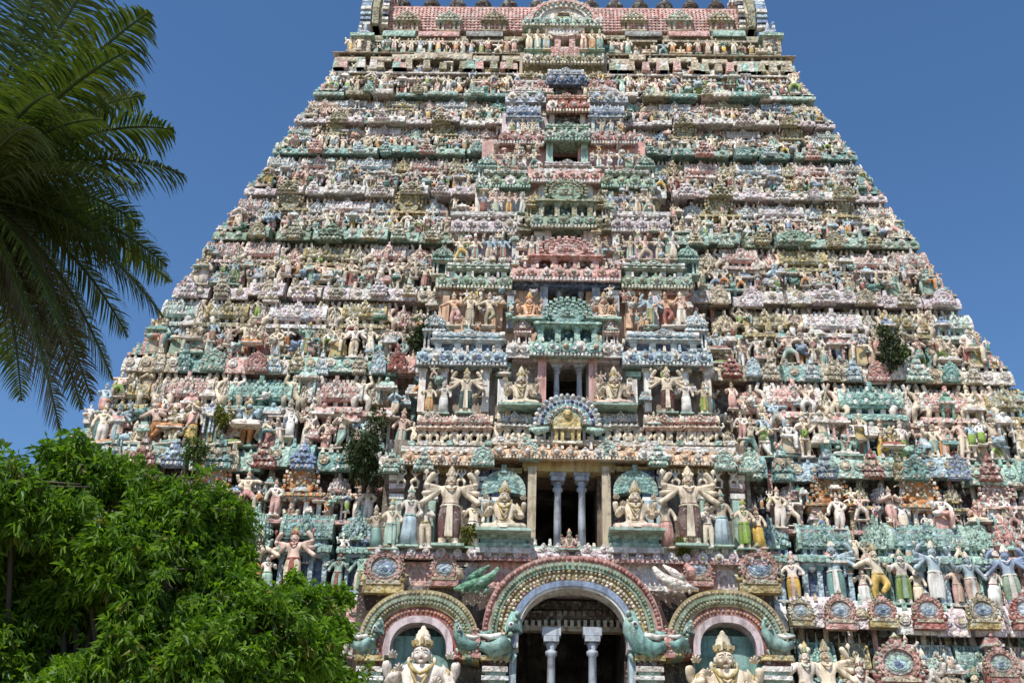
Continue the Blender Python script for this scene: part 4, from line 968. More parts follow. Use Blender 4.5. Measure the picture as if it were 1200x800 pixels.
# storey 6 ---------------------------------------------------------------------------------
pav(6, 663, 68, 216, 256, 'olive', 'gable', .45, .9, 'pavilion', {'SLOT_A': 'green', 'SLOT_B': 'olive', 'SLOT_D': 'dkgreen', 'SLOT_T': 'olive'})
for xc in (626, 702): pav(6, xc, 20, 226, 257, 'olive', 'kuta', .3, .9, 'pavilion')
for xc in (575, 750): pav(6, xc, 44, 247, 262, 'lilac', 'sala', .28, .9, 'pavilion')
door(6, 640, 686, 214, 240, 'white', 9, .06, 'lilac')
mb = MB()
corn(mb, 6, 622, 704, 201, 213, 'pink', .4, 1.0); drips(mb, 6, 622, 704, 213, 'white', .41, 24); rect(mb, 6, 626, 700, 198, 201, 'white', .42, .5)
for x0, x1 in ((557, 622), (704, 768)): corn(mb, 6, x0, x1, 209, 219, 'green', .28, 1.0); drips(mb, 6, x0, x1, 219, 'mint', .29, 20)
sub(mb, 'cornice', storeys[6])
mb = MB()
for x0, m in ((612, 'mint'), (716, 'mint'), (586, 'lilac'), (740, 'ltblue')): rect(mb, 6, x0-3, x0+3, 224, 252, m, .07, .3)
sub(mb, 'pilaster', storeys[6])

# storey 7 ---------------------------------------------------------------------------------
pav(7, 665, 52, 186, 203, 'pink', 'sala', .4, .9, 'pavilion', {'SLOT_A': 'lilac', 'SLOT_B': 'white', 'SLOT_D': 'maroon', 'SLOT_T': 'pale'})
for xc in (592, 735): pav(7, xc, 50, 196, 211, 'green', 'sala', .3, .9, 'pavilion', gal('green', 'dkgreen'))
for xc in (570, 757): pav(7, xc, 22, 182, 210, 'teal', 'kuta', .2, .8, 'pavilion')
door(7, 648, 681, 165, 190, 'mint', 8, .06, 'mint')
mb = MB()
corn(mb, 7, 638, 692, 155, 164, 'green', .4, .9); drips(mb, 7, 638, 692, 164, 'mint', .41, 14)
for x0, x1 in ((584, 638), (692, 745)): corn(mb, 7, x0, x1, 158, 168, 'rose', .26, .9); drips(mb, 7, x0, x1, 168, 'white', .27, 16)
sub(mb, 'cornice', storeys[7])
# storeys 8 to 10
pav(8, 665, 50, 142, 160, 'green', 'sala', .36, .8, 'pavilion')
for xc in (613, 712): pav(8, xc, 40, 120, 156, 'blue', 'sala', .24, .8, 'pavilion', {'SLOT_A': 'blue', 'SLOT_B': 'bluegrey', 'SLOT_D': 'ltblue', 'SLOT_T': 'white'})
door(8, 650, 680, 131, 146, 'pale', 6, .05)
mb = MB(); rect(mb, 8, 650, 680, 131, 146, 'dkbrown', .02, .1); sub(mb, 'door_leaf', storeys[8])
mb = MB(); corn(mb, 8, 640, 692, 121, 130, 'red', .36, .8); drips(mb, 8, 640, 692, 130, 'cream', .37, 14)
for x0, x1 in ((592, 640), (692, 736)): corn(mb, 8, x0, x1, 113, 119, 'bluegrey', .2, .8)
sub(mb, 'cornice', storeys[8])
pav(9, 664, 46, 108, 124, 'red', 'sala', .34, .8, 'pavilion', {'SLOT_A': 'rose', 'SLOT_B': 'peach', 'SLOT_D': 'maroon', 'SLOT_T': 'peach'})
for xc in (617, 708): pav(9, xc, 34, 100, 118, 'lilac', 'kuta', .18, .7, 'pavilion')
mb = MB(); rect(mb, 9, 651, 676, 99, 110, 'dkbrown', .02, .1); sub(mb, 'door_leaf', storeys[9])
mb = MB(); corn(mb, 9, 640, 688, 92, 98, 'deepblue', .34, .8)
for x0, x1 in ((602, 640), (688, 722)): corn(mb, 9, x0, x1, 99, 104, 'rose', .2, .8); rect(mb, 9, x0, x1, 94, 96, 'lilac', .2, .5)
sub(mb, 'cornice', storeys[9])
pav(10, 663, 42, 78, 97, 'bluegrey', 'sala', .34, .8, 'pavilion', {'SLOT_A': 'bluegrey', 'SLOT_B': 'white', 'SLOT_D': 'deepblue', 'SLOT_T': 'ltblue'})
for xc in (622, 702): pav(10, xc, 26, 84, 98, 'olive', 'kuta', .2, .7, 'pavilion')
mb = MB(); corn(mb, 10, 612, 708, 68, 74, 'olive', .3, .8); drips(mb, 10, 612, 708, 74, 'cream', .31, 24); sub(mb, 'cornice', storeys[10])

for k in range(3, 11):
    chp, dhp, dtop, dbot, wc = MID[k]; mf = MB(); hpx = {3: 46, 4: 34, 5: 28, 6: 24, 7: 20, 8: 16, 9: 12, 10: 10}[k]
    for i in range({3: 34, 4: 60, 5: 60, 6: 56, 7: 54, 8: 46, 9: 40, 10: 30}[k]):
        px = 664+random.choice((-1, 1))*random.uniform(dhp+10, chp-3); py = random.uniform(dtop+4, dbot+hpx*.7); fwd = random.uniform(.12, .34)
        Y = Yp(py, k, fwd); p = at_y(px, py, Y); m1 = mpp(px, py); u = random.random(); c = random.choice(('skin', 'pale', 'white', 'tan', 'pink', 'lilac', wc, 'mint', 'ltblue', 'cream'))
        if u < .5: merge_statue(mf, p.x, Y, p.z, hpx*random.uniform(.36, .62)*m1, random.choice(POSES0))
        elif u < .8:
            w = hpx*.16*m1
            for q in range(3): mf.box(p.x-w*(1-.22*q), p.x+w*(1-.22*q), Y+.03*q, Y+.4, p.z+q*.5*w, p.z+(q+1)*.5*w-.004, (c, 'pale', c)[q])
        else:
            r = hpx*.13*m1; mf.ball((p.x, Y, p.z), r, c, 8, 5); mf.ball((p.x, Y-r*.8, p.z-r*.2), r*.6, c, 6, 4); mf.ball((p.x-r*.8, Y, p.z+r*.8), r*.4, c, 6, 4); mf.ball((p.x+r*.8, Y, p.z+r*.8), r*.4, c, 6, 4)
    o = sub(mf, 'bracket_figure', storeys[k], False); o['kind'] = 'stuff'
# ------------------------------------------------------------------ topmost storey and roof
st = storeys[11]; chw, dh, zt, ybay, yw, z0, z1 = INFO[11]
p0 = YC[10]-.05
def Y11(off=0): return yw+off
def rct(mb, x0, x1, y0, y1, m, Y, dep=.3):
    a = at_y(x0, (y0+y1)/2, Y); b = at_y(x1, (y0+y1)/2, Y)
    mb.box(a.x, b.x, Y, Y+dep, at_y((x0+x1)/2, y1, Y).z, at_y((x0+x1)/2, y0, Y).z, m)
Yt = yw-.35
mb = MB()
for sd in (-1, 1):
    f = lambda x: x if sd > 0 else 2*AX-x
    for x0, x1, y0, y1, m in ((706, 900, 41, 46, 'olive'), (733, 776, 36, 42, 'grey'), (784, 832, 36, 42, 'pink'), (836, 874, 35, 42, 'mint'), (735, 770, 46, 49, 'tan'), (776, 900, 47, 49, 'tan')):
        a, b = sorted((f(x0), f(x1))); Y = Yt-(.18 if m not in ('olive', 'tan') else 0)-(.1 if m == 'tan' else 0)
        A = at_y(a, y1, Y); B = at_y(b, y1, Y); kapota(mb, A.x, B.x, Y, Y+.9, A.z, at_y(a, y0, Y+.2).z-A.z, m)
sub(mb, 'cornice', st)
# barrel roof with a lattice of pink tiles
zr0 = at_y(AX, 38, yw+.1).z; zr1 = at_y(AX, 12, yw+.75).z; zr2 = zr1+1.05
hx = at_y(868, 20, yw+.5).x
prof = [(yw+.1, zr0), (yw-.02, zr0+.35*(zr1-zr0)), (yw+.2, zr0+.75*(zr1-zr0)), (yw+.75, zr1), (yw+1.5, zr1+.72), (yw+2.3, zr2), (yw+3.1, zr1+.72), (yw+3.9, zr1), (yw+4.5, zr0+.6*(zr1-zr0)), (yw+4.5, zr0)]
mb = MB(); mb.prism(prof[::-1], -hx, hx, 'rose')
segs = list(zip(prof[:4], prof[1:5]))
nx = 96
for i in range(nx+1):
    x = -hx+2*hx*i/nx
    for (ya, za), (yb, zb_) in segs:
        nrm = Vector((0, -(zb_-za), (yb-ya))).normalized()
        mb.add([(x-.045, ya, za), (x+.045, ya, za), (x+.045, yb, zb_), (x-.045, yb, zb_)]+[(xx, y+nrm.y*.05, z+nrm.z*.05) for xx, y, z in ((x-.045, ya, za), (x+.045, ya, za), (x+.045, yb, zb_), (x-.045, yb, zb_))],
               [(4, 5, 6, 7), (0, 1, 5, 4), (2, 3, 7, 6), (0, 4, 7, 3), (1, 2, 6, 5)], 'pink')
for (ya, za), (yb, zb_) in segs:
    for j in range(5):
        t = (j+.5)/5; y = ya+(yb-ya)*t; z = za+(zb_-za)*t; mb.box(-hx, hx, y-.058, y+.05, z-.028, z+.028, 'pink')
roof = sub(mb, 'roof', st)
mb = MB()                                               # flat ridge kerb the finials stand on
mb.box(-hx, hx, yw+1.95, yw+2.65, zr2-.12, zr2+.12, 'tan'); sub(mb, 'ridge', st)
finm = MB(); finm.lathe([(.30, 0), (.34, .06), (.22, .12), (.20, .2), (.34, .34), (.40, .5), (.34, .66), (.16, .78), (.22, .84), (.10, .92), (.09, 1.05), (.15, 1.12), (.05, 1.25), (.015, 1.6)], 0, 0, 0, 'dkbrown', 14)
fmesh = finm.mesh('finial')
for px in (473, 507, 537, 567, 597, 630, 661, 692, 720, 749, 778, 808, 838):
    o = bpy.data.objects.new('finial', fmesh); COL.objects.link(o); o.parent = st
    o.location = Vector((at_y(px, 0, yw+2.3).x, yw+2.3, zr2+.12))-TOFF
for sd in (-1, 1):                                        # horseshoe ends of the barrel roof with blue and white flames
    mb = MB(); X = sd*hx
    a, b = sorted((X-sd*.05, X+sd*.55)); big = [(yw+2.3+(y-yw-2.3)*1.12, zr0+(z-zr0)*1.13) for y, z in prof]
    mb.prism(big[::-1], a, b, 'tan'); a2, b2 = sorted((X+sd*.12, X+sd*.40)); mb.prism([(yw+2.3+(y-yw-2.3)*1.2, zr0+(z-zr0)*1.22) for y, z in prof][::-1], a2, b2, 'olive')
    for (ya, za), (yb, zb_) in zip(big[:6], big[1:7]):
        for j in range(3):
            t = j/3; y = ya+(yb-ya)*t; z = za+(zb_-za)*t
            mb.box(min(X+sd*.45, X+sd*.9), max(X+sd*.45, X+sd*.9), y-.22, y+.05, z-.10, z+.10, ('white', 'blue', 'ltblue')[j], .02); mb.box(min(X-sd*.3, X-sd*.02), max(X-sd*.3, X-sd*.02), y-.2, y+.05, z-.07, z+.07, ('cream', 'white', 'navy')[j], .02)
    sub(mb, 'gable_end', st)
    Y = yw-.5; p = at_y(AX+sd*238+3, 48, Y); mb = MB()            # little corner kiosk with a white spire
    mb.box(p.x-.36, p.x+.36, Y-.3, Y+.5, p.z-.9, p.z-.05, 'tan'); mb.box(p.x-.5, p.x+.5, Y-.42, Y+.6, p.z-.08, p.z+.06, 'mint'); mb.lathe([(.36, .06), (.44, .2), (.36, .38), (.12, .5), (.16, .56), (.10, .8), (.02, 1.15)], p.x, Y+.1, p.z, 'bluegrey', 10)
    mb.box(p.x-.2, p.x+.2, Y-.33, Y-.28, p.z-.8, p.z-.2, 'dkbrown')
    for q in range(4): mb.box(p.x-.06+sd*(.2-q*.02), p.x+.06+sd*(.2-q*.02), Y-.25, Y-.1, p.z+.1+q*.2, p.z+.24+q*.2, ('white', 'blue')[q % 2])
    sub(mb, 'kiosk', st)
for px, c in ((743, 'olive'), (797, 'mint'), (846, 'olive')):
    for x in (px, 2*AX-px):
        p = at_y(x, 37, yw-.1); shrine(st, p.x, yw+.35, p.z, 30*mpp(x, 30), 1.0, (at_y(x, 13, yw-.1).z-p.z), 'kuta', c, 'dormer', {'SLOT_A': c, 'SLOT_B': 'cream', 'SLOT_D': 'dkbrown', 'SLOT_T': 'tan'})
# middle gable of the roof
Y = Yp(40, 11, .1); mb = MB()
rect(mb, 11, 650, 657, 31, 56, 'pink', .08, .4); rect(mb, 11, 667, 674, 31, 56, 'pink', .08, .4); rect(mb, 11, 645, 679, 55, 69, 'pink', .2, .6); rect(mb, 11, 649, 675, 27, 31, 'rose', .12, .5)
for i in range(6): rect(mb, 11, 646+i*5.6, 649+i*5.6, 57, 66, 'rose', .25, .3)
for x0, x1 in ((614, 645), (679, 706)): rect(mb, 11, x0, x1, 60, 69, 'green', .15, .6); rect(mb, 11, x0+1, x1-1, 57, 60, 'mint', .2, .5)
sub(mb, 'door_frame', st)
mb = MB(); corn(mb, 11, 612, 706, 24, 30, 'mint', .35, 1.2); drips(mb, 11, 612, 706, 30, 'cream', .36, 24)
c = at_y(660, 24, Y-.2); s = mpp(660, 24, -.5)
mb.ring(c.x, c.z, Y-.2, Y+1.6, 27*s, 36*s, 'pale', 0, 180, 26, .8); mb.disc(c.x, c.z, Y-.1, Y+1.5, 27*s, 'pale', 22, .8); mb.ring(c.x, c.z, Y-.26, Y+1, 35*s, 40*s, 'pink', 0, 180, 26, .8)
for i in range(17):
    a = radians(180*i/16); mb.ball((c.x+40*s*cos(a), Y-.15, c.z+.8*40*s*sin(a)), 3*s, ('rose', 'cream', 'tan', 'mint')[i % 4], 6, 4); mb.ball((c.x+32*s*cos(a), Y-.22, c.z+.8*32*s*sin(a)), 2.2*s, ('mint', 'tan')[i % 2], 6, 4)
mb.box(c.x-9*s, c.x+9*s, Y-.2, Y, c.z+5*s, c.z+13*s, 'gold'); mb.box(c.x-7*s, c.x+7*s, Y-.23, Y-.1, c.z+7*s, c.z+11*s, 'dkbrown')
sub(mb, 'gable_arch', st)

# ================================================================== STATUES
POSES = ['stand', 'guard', 'pray', 'tribhanga', 'lady', 'lunge', 'guard', 'dance', 'lady', 'flute', 'pendant', 'multi', 'seated']
GRP = {k: 'painted statues in a row on the %s storey' % ORD[k] for k in range(1, 12)}
def lab(cols, pose, k, i, sd):
    g = CW[cols['SLOT_G']]; b = CW[cols['SLOT_S']]
    look = ('%s %s statue' % (b, PW[pose])) if g == b else '%s %s statue in %s' % (b, PW[pose], g)
    return '%s, %s %s of the doorway, %s storey' % (look, NUM[i], 'right' if sd > 0 else 'left', ORD[k])
ROW = {3: .58, 4: .53, 5: .50, 6: .48, 7: .46}
rest = MB()
for k in range(3, 12):
    chw, dh, zt, ybay, yw, z0, z1 = INFO[k]
    zb = LZ[k-1]; H = (ZL[k] if k < 11 else at(AX, 47, 0).z)-zb; ye = YC[k-1]; hs = H*(.56 if k < 11 else .80)
    sp = ROW.get(k, .46) if k < 11 else .36; n = int((HW[k-1]-.25-chw-.15)/sp)
    for sd in (-1, 1):
        for i in range(n):
            x = sd*(chw+.3+(i+.5*random.uniform(.7, 1.3))*sp); h = hs*random.uniform(.86, 1.1); pose = random.choice(POSES)
            if k < 11: x = sd*min(abs(x), HW[k]+.12-.25*(i == n-1))
            c = stat_cols(); fl = random.random() < .5; y = ye+random.uniform(.16, .40); h *= .72 if pose == 'seated' else random.uniform(.82, 1.12)
            if k <= 6 or (k == 7 and n_ind[0] < 262): statue(x, y, zb+.0, h, pose, c, lab(c, pose, k, i, sd), GRP[k], random.uniform(-.25, .25), flip=fl)
            else: merge_statue(rest, x, y-(.12 if k == 11 else 0), zb+(.16 if k == 11 else 0), h, pose, c, fl)
# second storey: bigger figures
S2 = [(905, 62, 'guard', 'skin', 'mint'), (932, 56, 'stand', 'pale', 'yellow'), (985, 70, 'multi', 'ltblue', 'teal'), (1016, 52, 'lady', 'skin', 'white'), (1034, 66, 'dance', 'skin', 'yellow'), (1062, 64, 'stand', 'pale', 'leaf'), (1080, 46, 'lady', 'skin', 'skin'),
      (1101, 70, 'multi', 'ltblue', 'white'), (1127, 56, 'stand', 'pinkskin', 'pink'), (1144, 64, 'guard', 'ltblue', 'pinkskin'), (1168, 58, 'lady', 'pale', 'white'), (1190, 66, 'multi', 'blue', 'green'), (1220, 62, 'stand', 'skin', 'orange'), (1248, 62, 'guard', 'skin', 'teal')]
ye = YC[1]; zb = LZ[1]
for i, (px, hp, pose, sk, g) in enumerate(S2):
    p = at_y(px, 700, ye+.3); h = hp*mpp(px, 680)*1.12
    for sd in (-1, 1):
        c = stat_cols(); c['SLOT_S'] = sk if sd > 0 else random.choice(('skin', 'pale', 'pinkskin', 'mint')); c['SLOT_G'] = g if sd > 0 else random.choice(('yellow', 'orange', 'white', 'skin', 'mint'))
        c['SLOT_X'] = 'white' if c['SLOT_S'] in ('blue', 'ltblue') else c['SLOT_X']; c['SLOT_C'] = 'cream' if c['SLOT_S'] in ('blue', 'ltblue') else c['SLOT_C']
        statue(sd*p.x, ye+random.uniform(.3, .5), zb, h*(1.06 if pose in ('multi', 'dance') else random.uniform(.85, 1)), pose, c, lab(c, pose, 2, i, sd), GRP[2], random.uniform(-.3, .3), flip=sd < 0, wx=1.12)
# lowest visible storey
S1 = [(945, 78, 'guard', 'pale', 'pale'), (975, 80, 'multi', 'skin', 'skin'), (1012, 66, 'tribhanga', 'pale', 'white'), (1040, 56, 'stand', 'skin', 'skin'), (1085, 74, 'guard', 'pale', 'mint'), (1115, 66, 'lady', 'tan', 'pinkskin'), (1145, 60, 'stand', 'skin', 'gold'), (1185, 76, 'guard', 'pale', 'white'), (1225, 70, 'stand', 'skin', 'skin')]
for i, (px, hp, pose, sk, g) in enumerate(S1):
    p = at_y(px, 790, YC[0]+.3); h = hp*mpp(px, 780)*1.15
    for sd in (-1, 1):
        c = stat_cols(); c['SLOT_S'] = sk; c['SLOT_G'] = g if g in CW else 'skin'
        statue(sd*p.x, YC[0]+.55, 6.28, h*1.18, pose, c, lab(c, pose, 1, i, sd), GRP[1], 0, flip=sd < 0)
for xc in (1052, 1172):
    p = at_y(xc, 778, YC[0]+.15)
    for sd in (-1, 1): medallion(storeys[1], sd*p.x, YC[0]+.15, p.z, (54 if xc < 1100 else 38)*mpp(xc, 778), ('rose', 'olive', 'red', 'mint'))

# large statues of the middle bay: body, garment, crown, ornaments and pedestal are parts
SPLIT = {'SLOT_E': 'body', 'SLOT_S': 'body', 'SLOT_D': 'body', 'SLOT_M': 'body', 'SLOT_G': 'garment', 'SLOT_C': 'crown', 'SLOT_X': 'ornament', 'SLOT_B': 'pedestal'}
HANDS = {}
def big_statue(k, xc, y0, y1, pose, sk, g, label, fwd, crownc='cream', orn='tan', ped='mint', flip=False, group=None, wx=1.0):
    Y = Yp(y1, k, fwd); p = at_y(xc, y1, Y); h = at_y(xc, y0, Y).z-p.z
    mb = STAT[pose][0]; root = empty('statue', (p.x, Y, p.z)); tag(root, label, 'statue', group)
    cm = {'SLOT_E': 'white', 'SLOT_S': sk, 'SLOT_D': 'dkbrown', 'SLOT_M': 'red', 'SLOT_G': g, 'SLOT_C': crownc, 'SLOT_X': orn, 'SLOT_B': ped}
    for part in ('body', 'garment', 'crown', 'ornament', 'pedestal'):
        q = MB(True); used = {}
        for fi, (f, mi, sm) in enumerate(zip(mb.f, mb.m, mb.sm)):
            s = mb.mats[mi]
            if ('body' if fi < mb.nskin else SPLIT[s]) != part: continue
            nf = []
            for v in f:
                if v not in used: used[v] = len(q.v); a = mb.v[v]; q.v.append((a[0]*h*wx*(-1 if flip else 1), a[1]*h, a[2]*h))
                nf.append(used[v])
            q.f.append(tuple(nf)); q.m.append(q.mi(cm[s])); q.sm.append(sm)
        if part == 'body':                       # five fingers on every hand
            ends = [(.17, -.17, .28), (-.20, -.17, .40), (.29, -.04, .555), (-.29, -.04, .555)] if pose == 'seated' else []
            for e in ends:
                for j in range(5):
                    a = (j-2)*.35; L_ = (.05, .075, .085, .078, .055)[j]
                    d = Vector((sin(a)*.8, -.35, cos(a)*.9)); b = Vector(e)+Vector((sin(a)*.03, -.01, .02))
                    q.tube([(b)*h, (b+d*L_*.55)*h, (b+d*L_+Vector((0, -.02, -.012)))*h], [.015*h, .013*h, .008*h], sk, 5)
        if not q.v: continue
        pl, c = pieces(q) if part == 'ornament' else (None, 1)
        if c == 1: q.build(part, root); continue
        for k_ in range(c):
            r_ = MB(True); mp = {}
            for f, m_, sm in zip(q.f, q.m, q.sm):
                if pl[f[0]] != k_: continue
                for v in f:
                    if v not in mp: mp[v] = len(r_.v); r_.v.append(q.v[v])
                r_.f.append(tuple(mp[v] for v in f)); r_.m.append(r_.mi(q.mats[m_])); r_.sm.append(sm)
            r_.build(part, root)
    return root
big_statue(1, 490, 722, 842, 'seated', 'pale', 'cream', 'huge pale seated deity with tall crown under the side arch left of the great doorway', .28, 'cream', 'gold', 'mint', wx=1.2)
big_statue(1, 853, 728, 848, 'seated', 'skin', 'cream', 'huge cream seated deity with tall crown under the side arch right of the great doorway', .28, 'cream', 'gold', 'mint', wx=1.2)
big_statue(2, 590, 556, 628, 'seated', 'skin', 'cream', 'cream seated deity on mint pedestal left of the door with two blue grey pillars', .40, 'tan', 'gold', wx=1.05)
big_statue(2, 745, 556, 628, 'seated', 'skin', 'pinkskin', 'cream seated deity on mint pedestal right of the door with two blue grey pillars', .40, 'tan', 'gold', wx=1.05)
big_statue(2, 667, 616, 646, 'seated', 'pinkskin', 'red', 'small seated figure on the sill between the two blue grey door pillars', .35, 'peach', 'green')
big_statue(2, 525, 544, 642, 'multi', 'skin', 'maroon', 'many armed cream guardian in maroon loincloth left of the pillared door', .42, 'tan', 'cream', wx=1.15)
big_statue(2, 810, 544, 642, 'multi', 'skin', 'maroon', 'many armed cream guardian in maroon loincloth right of the pillared door', .42, 'tan', 'cream', flip=True, wx=1.15)
big_statue(2, 478, 566, 642, 'lady', 'pale', 'ltblue', 'attendant in long pale blue robe beside the left maroon clad guardian', .36, 'cream', 'mint')
big_statue(2, 848, 572, 642, 'lady', 'tan', 'ltblue', 'attendant in long pale blue robe beside the right maroon clad guardian', .36, 'tan', 'teal')
big_statue(2, 874, 582, 645, 'stand', 'skin', 'leaf', 'statue in bright green garment at the right corner of the pillared door storey', .36, 'gold', 'leaf')
big_statue(2, 456, 582, 645, 'stand', 'skin', 'mint', 'statue in mint garment at the left corner of the pillared door storey', .36, 'gold', 'mint')
for xc, y0, pose, sk, g, l in ((498, 580, 'pray', 'pale', 'skin', 'praying cream figure between the left guardian and his blue robed attendant'), (553, 578, 'lady', 'skin', 'white', 'white skirted figure between the left guardian and the seated deity'),
                             (784, 578, 'lady', 'skin', 'pink', 'pink skirted figure between the right guardian and the seated deity'), (831, 584, 'pray', 'pale', 'skin', 'praying cream figure between the right guardian and his blue robed attendant'),
                             (440, 590, 'lady', 'skin', 'teal', 'teal skirted figure on the left outer corner beside the pillared door'), (891, 590, 'lady', 'skin', 'yellow', 'yellow skirted figure on the right outer corner beside the pillared door')):
    c = stat_cols(); c['SLOT_S'] = sk; c['SLOT_G'] = g; Y = Yp(644, 2, .3); p = at_y(xc, 644, Y); statue(p.x, Y, p.z, at_y(xc, y0, Y).z-p.z, pose, c, l, 'smaller attendants beside the pillared door')
for i, xc in enumerate((470, 486, 508, 540, 556, 776, 792, 824, 842, 860)):
    Y = Yp(562, 2, .12); p = at_y(xc, 572, Y); merge_statue(rest, p.x, Y, p.z, .62, 'atlas', {'SLOT_S': ('white', 'skin', 'pale')[i % 3], 'SLOT_G': 'skin', 'SLOT_C': 'cream', 'SLOT_X': 'tan', 'SLOT_B': 'pale', 'SLOT_D': 'dkbrown', 'SLOT_M': 'red', 'SLOT_E': 'white'})
for xc, t in ((590, 'left'), (745, 'right')):
    mb = MB()
    for y0, y1, w, m in ((626, 631, 31, 'mint'), (631, 636, 27, 'teal'), (636, 641, 30, 'mint'), (641, 647, 33, 'white')): rect(mb, 2, xc-w, xc+w, y0, y1, m, .5, .9)
    sub(mb, 'pedestal', storeys[2])
    mb = MB(); Y = Yp(590, 2, .1); c = at_y(xc, 575, Y); s = mpp(xc, 575, -1)
    for r0_, r1_, m in ((26, 20, 'mint'), (20, 0.5, 'teal')): mb.ring(c.x, c.z, Y, Y+.3, r1_*s, r0_*s, m, -10, 190, 18, 1.0)
    mb.box(c.x-3*s, c.x+3*s, Y-.05, Y+.2, c.z+22*s, c.z+32*s, 'mint'); sub(mb, 'halo', storeys[2])
# storey 3
big_statue(3, 610, 424, 482, 'seated', 'skin', 'cream', 'cream seated deity left of the doorway above the peacock feather arch', .35, 'tan', 'gold', wx=1.0)
big_statue(3, 720, 424, 482, 'seated', 'skin', 'pinkskin', 'cream seated deity right of the doorway above the peacock feather arch', .35, 'tan', 'gold', wx=1.0)
big_statue(3, 545, 430, 486, 'multi', 'skin', 'dkteal', 'many armed cream guardian in dark teal loincloth left of the peacock feather arch', .3, 'gold', 'cream', wx=1.12)
big_statue(3, 783, 428, 486, 'multi', 'skin', 'maroon', 'many armed cream guardian in maroon loincloth right of the peacock feather arch', .3, 'gold', 'cream', flip=True, wx=1.12)
big_statue(3, 519, 444, 486, 'lady', 'pale', 'white', 'attendant in white robe beside the guardian with the dark teal loincloth', .3, 'grey', 'white')
big_statue(3, 805, 442, 486, 'lady', 'pale', 'white', 'attendant in white robe right of the guardian on the peacock arch storey', .3, 'grey', 'white')
big_statue(3, 502, 446, 486, 'stand', 'skin', 'orange', 'statue in orange garment at the left corner of the peacock arch storey', .25, 'tan', 'gold')
big_statue(3, 826, 446, 486, 'stand', 'skin', 'leaf', 'statue in green garment at the right corner of the peacock arch storey', .25, 'tan', 'gold')
# storey 4
big_statue(4, 620, 338, 380, 'seated', 'peach', 'peach', 'orange tinted seated deity left of the blue framed doorway above the mint dome', .25, 'gold', 'orange', wx=1.0)
big_statue(4, 708, 338, 380, 'seated', 'peach', 'skin', 'orange tinted seated deity right of the blue framed doorway above the mint dome', .25, 'gold', 'tan', wx=1.0)
for xc, pose, sk, g, l in ((532, 'dance', 'peach', 'pink', 'dancing peach statue above the left blue gallery'), (550, 'guard', 'skin', 'tan', 'cream four armed statue in tan garment above the left blue gallery'), (572, 'dance', 'skin', 'olive', 'dancing cream statue in olive garment beside the left peach pillar'),
                       (762, 'multi', 'ltblue', 'green', 'light blue many armed statue above the right blue gallery'), (783, 'dance', 'peach', 'red', 'dancing peach statue in red garment above the right blue gallery'), (800, 'stand', 'pinkskin', 'white', 'pinkish statue in white garment at the right end of the blue gallery')):
    c = stat_cols(); c['SLOT_S'] = sk; c['SLOT_G'] = g; Y = Yp(382, 4, .25); p = at_y(xc, 384, Y)
    statue(p.x, Y, p.z, 1.35, pose, c, l, 'statues above the blue galleries')
def mid_row(k, xs, py, h, fwd, who):
    for i, xc in enumerate(xs):
        c = stat_cols(); pose = random.choice(POSES); Y = Yp(py, k, fwd); p = at_y(xc, py, Y); sd = 1 if xc > 664 else -1
        side = sorted(abs(q-664) for q in xs if (q > 664) == (xc > 664)); n_ = side.index(abs(xc-664))
        g = CW[c['SLOT_G']]; b = CW[c['SLOT_S']]; look = ('%s %s statue' % (b, PW[pose])) if g == b else '%s %s statue in %s' % (b, PW[pose], g)
        statue(p.x, Y, p.z, h, pose, c, '%s, %s %s of the %s door' % (look, NUM[n_], 'right' if sd > 0 else 'left', who), 'statues beside the %s door' % who)
mid_row(5, (540, 556, 572, 590, 622, 704, 738, 756, 772, 790), 306, 1.05, .22, 'pink shrine')
mid_row(6, (566, 581, 596, 611, 718, 733, 748, 760), 251, .98, .2, 'olive shrine')
mid_row(7, (578, 590, 602, 614, 626, 702, 714, 726, 738, 750), 197, .82, .2, 'mint framed')
mid_row(8, (600, 612, 624, 705, 716, 727), 155, .62, .28, 'small red roofed')
for xc in (620, 630, 640, 684, 694, 703):
    Y = Yp(60, 11, .22); p = at_y(xc, 60, Y); merge_statue(rest, p.x, Y, p.z, 1.2, 'stand', None)
for xc in list(range(606, 646, 9))+list(range(686, 722, 9)):
    for k, py in ((9, 112), (10, 97)):
        Y = Yp(py, k, .15); p = at_y(xc, py, Y); merge_statue(rest, p.x, Y, p.z, .6, random.choice(POSES), None)
for xc in list(range(484, 625, 12))+list(range(712, 850, 12)):
    Y = Yp(520, 3, .2); p = at_y(xc, 520, Y); merge_statue(rest, p.x, Y, p.z, .72, random.choice(('atlas', 'dance')), {'SLOT_S': 'skin', 'SLOT_G': 'skin', 'SLOT_C': 'cream', 'SLOT_X': 'tan', 'SLOT_B': 'pale', 'SLOT_D': 'dkbrown', 'SLOT_M': 'red', 'SLOT_E': 'white'})
o = rest.build('distant_statues'); tag(o, 'countless tiny painted statues crowding the upper storeys of the tower', 'statues', None, 'stuff')

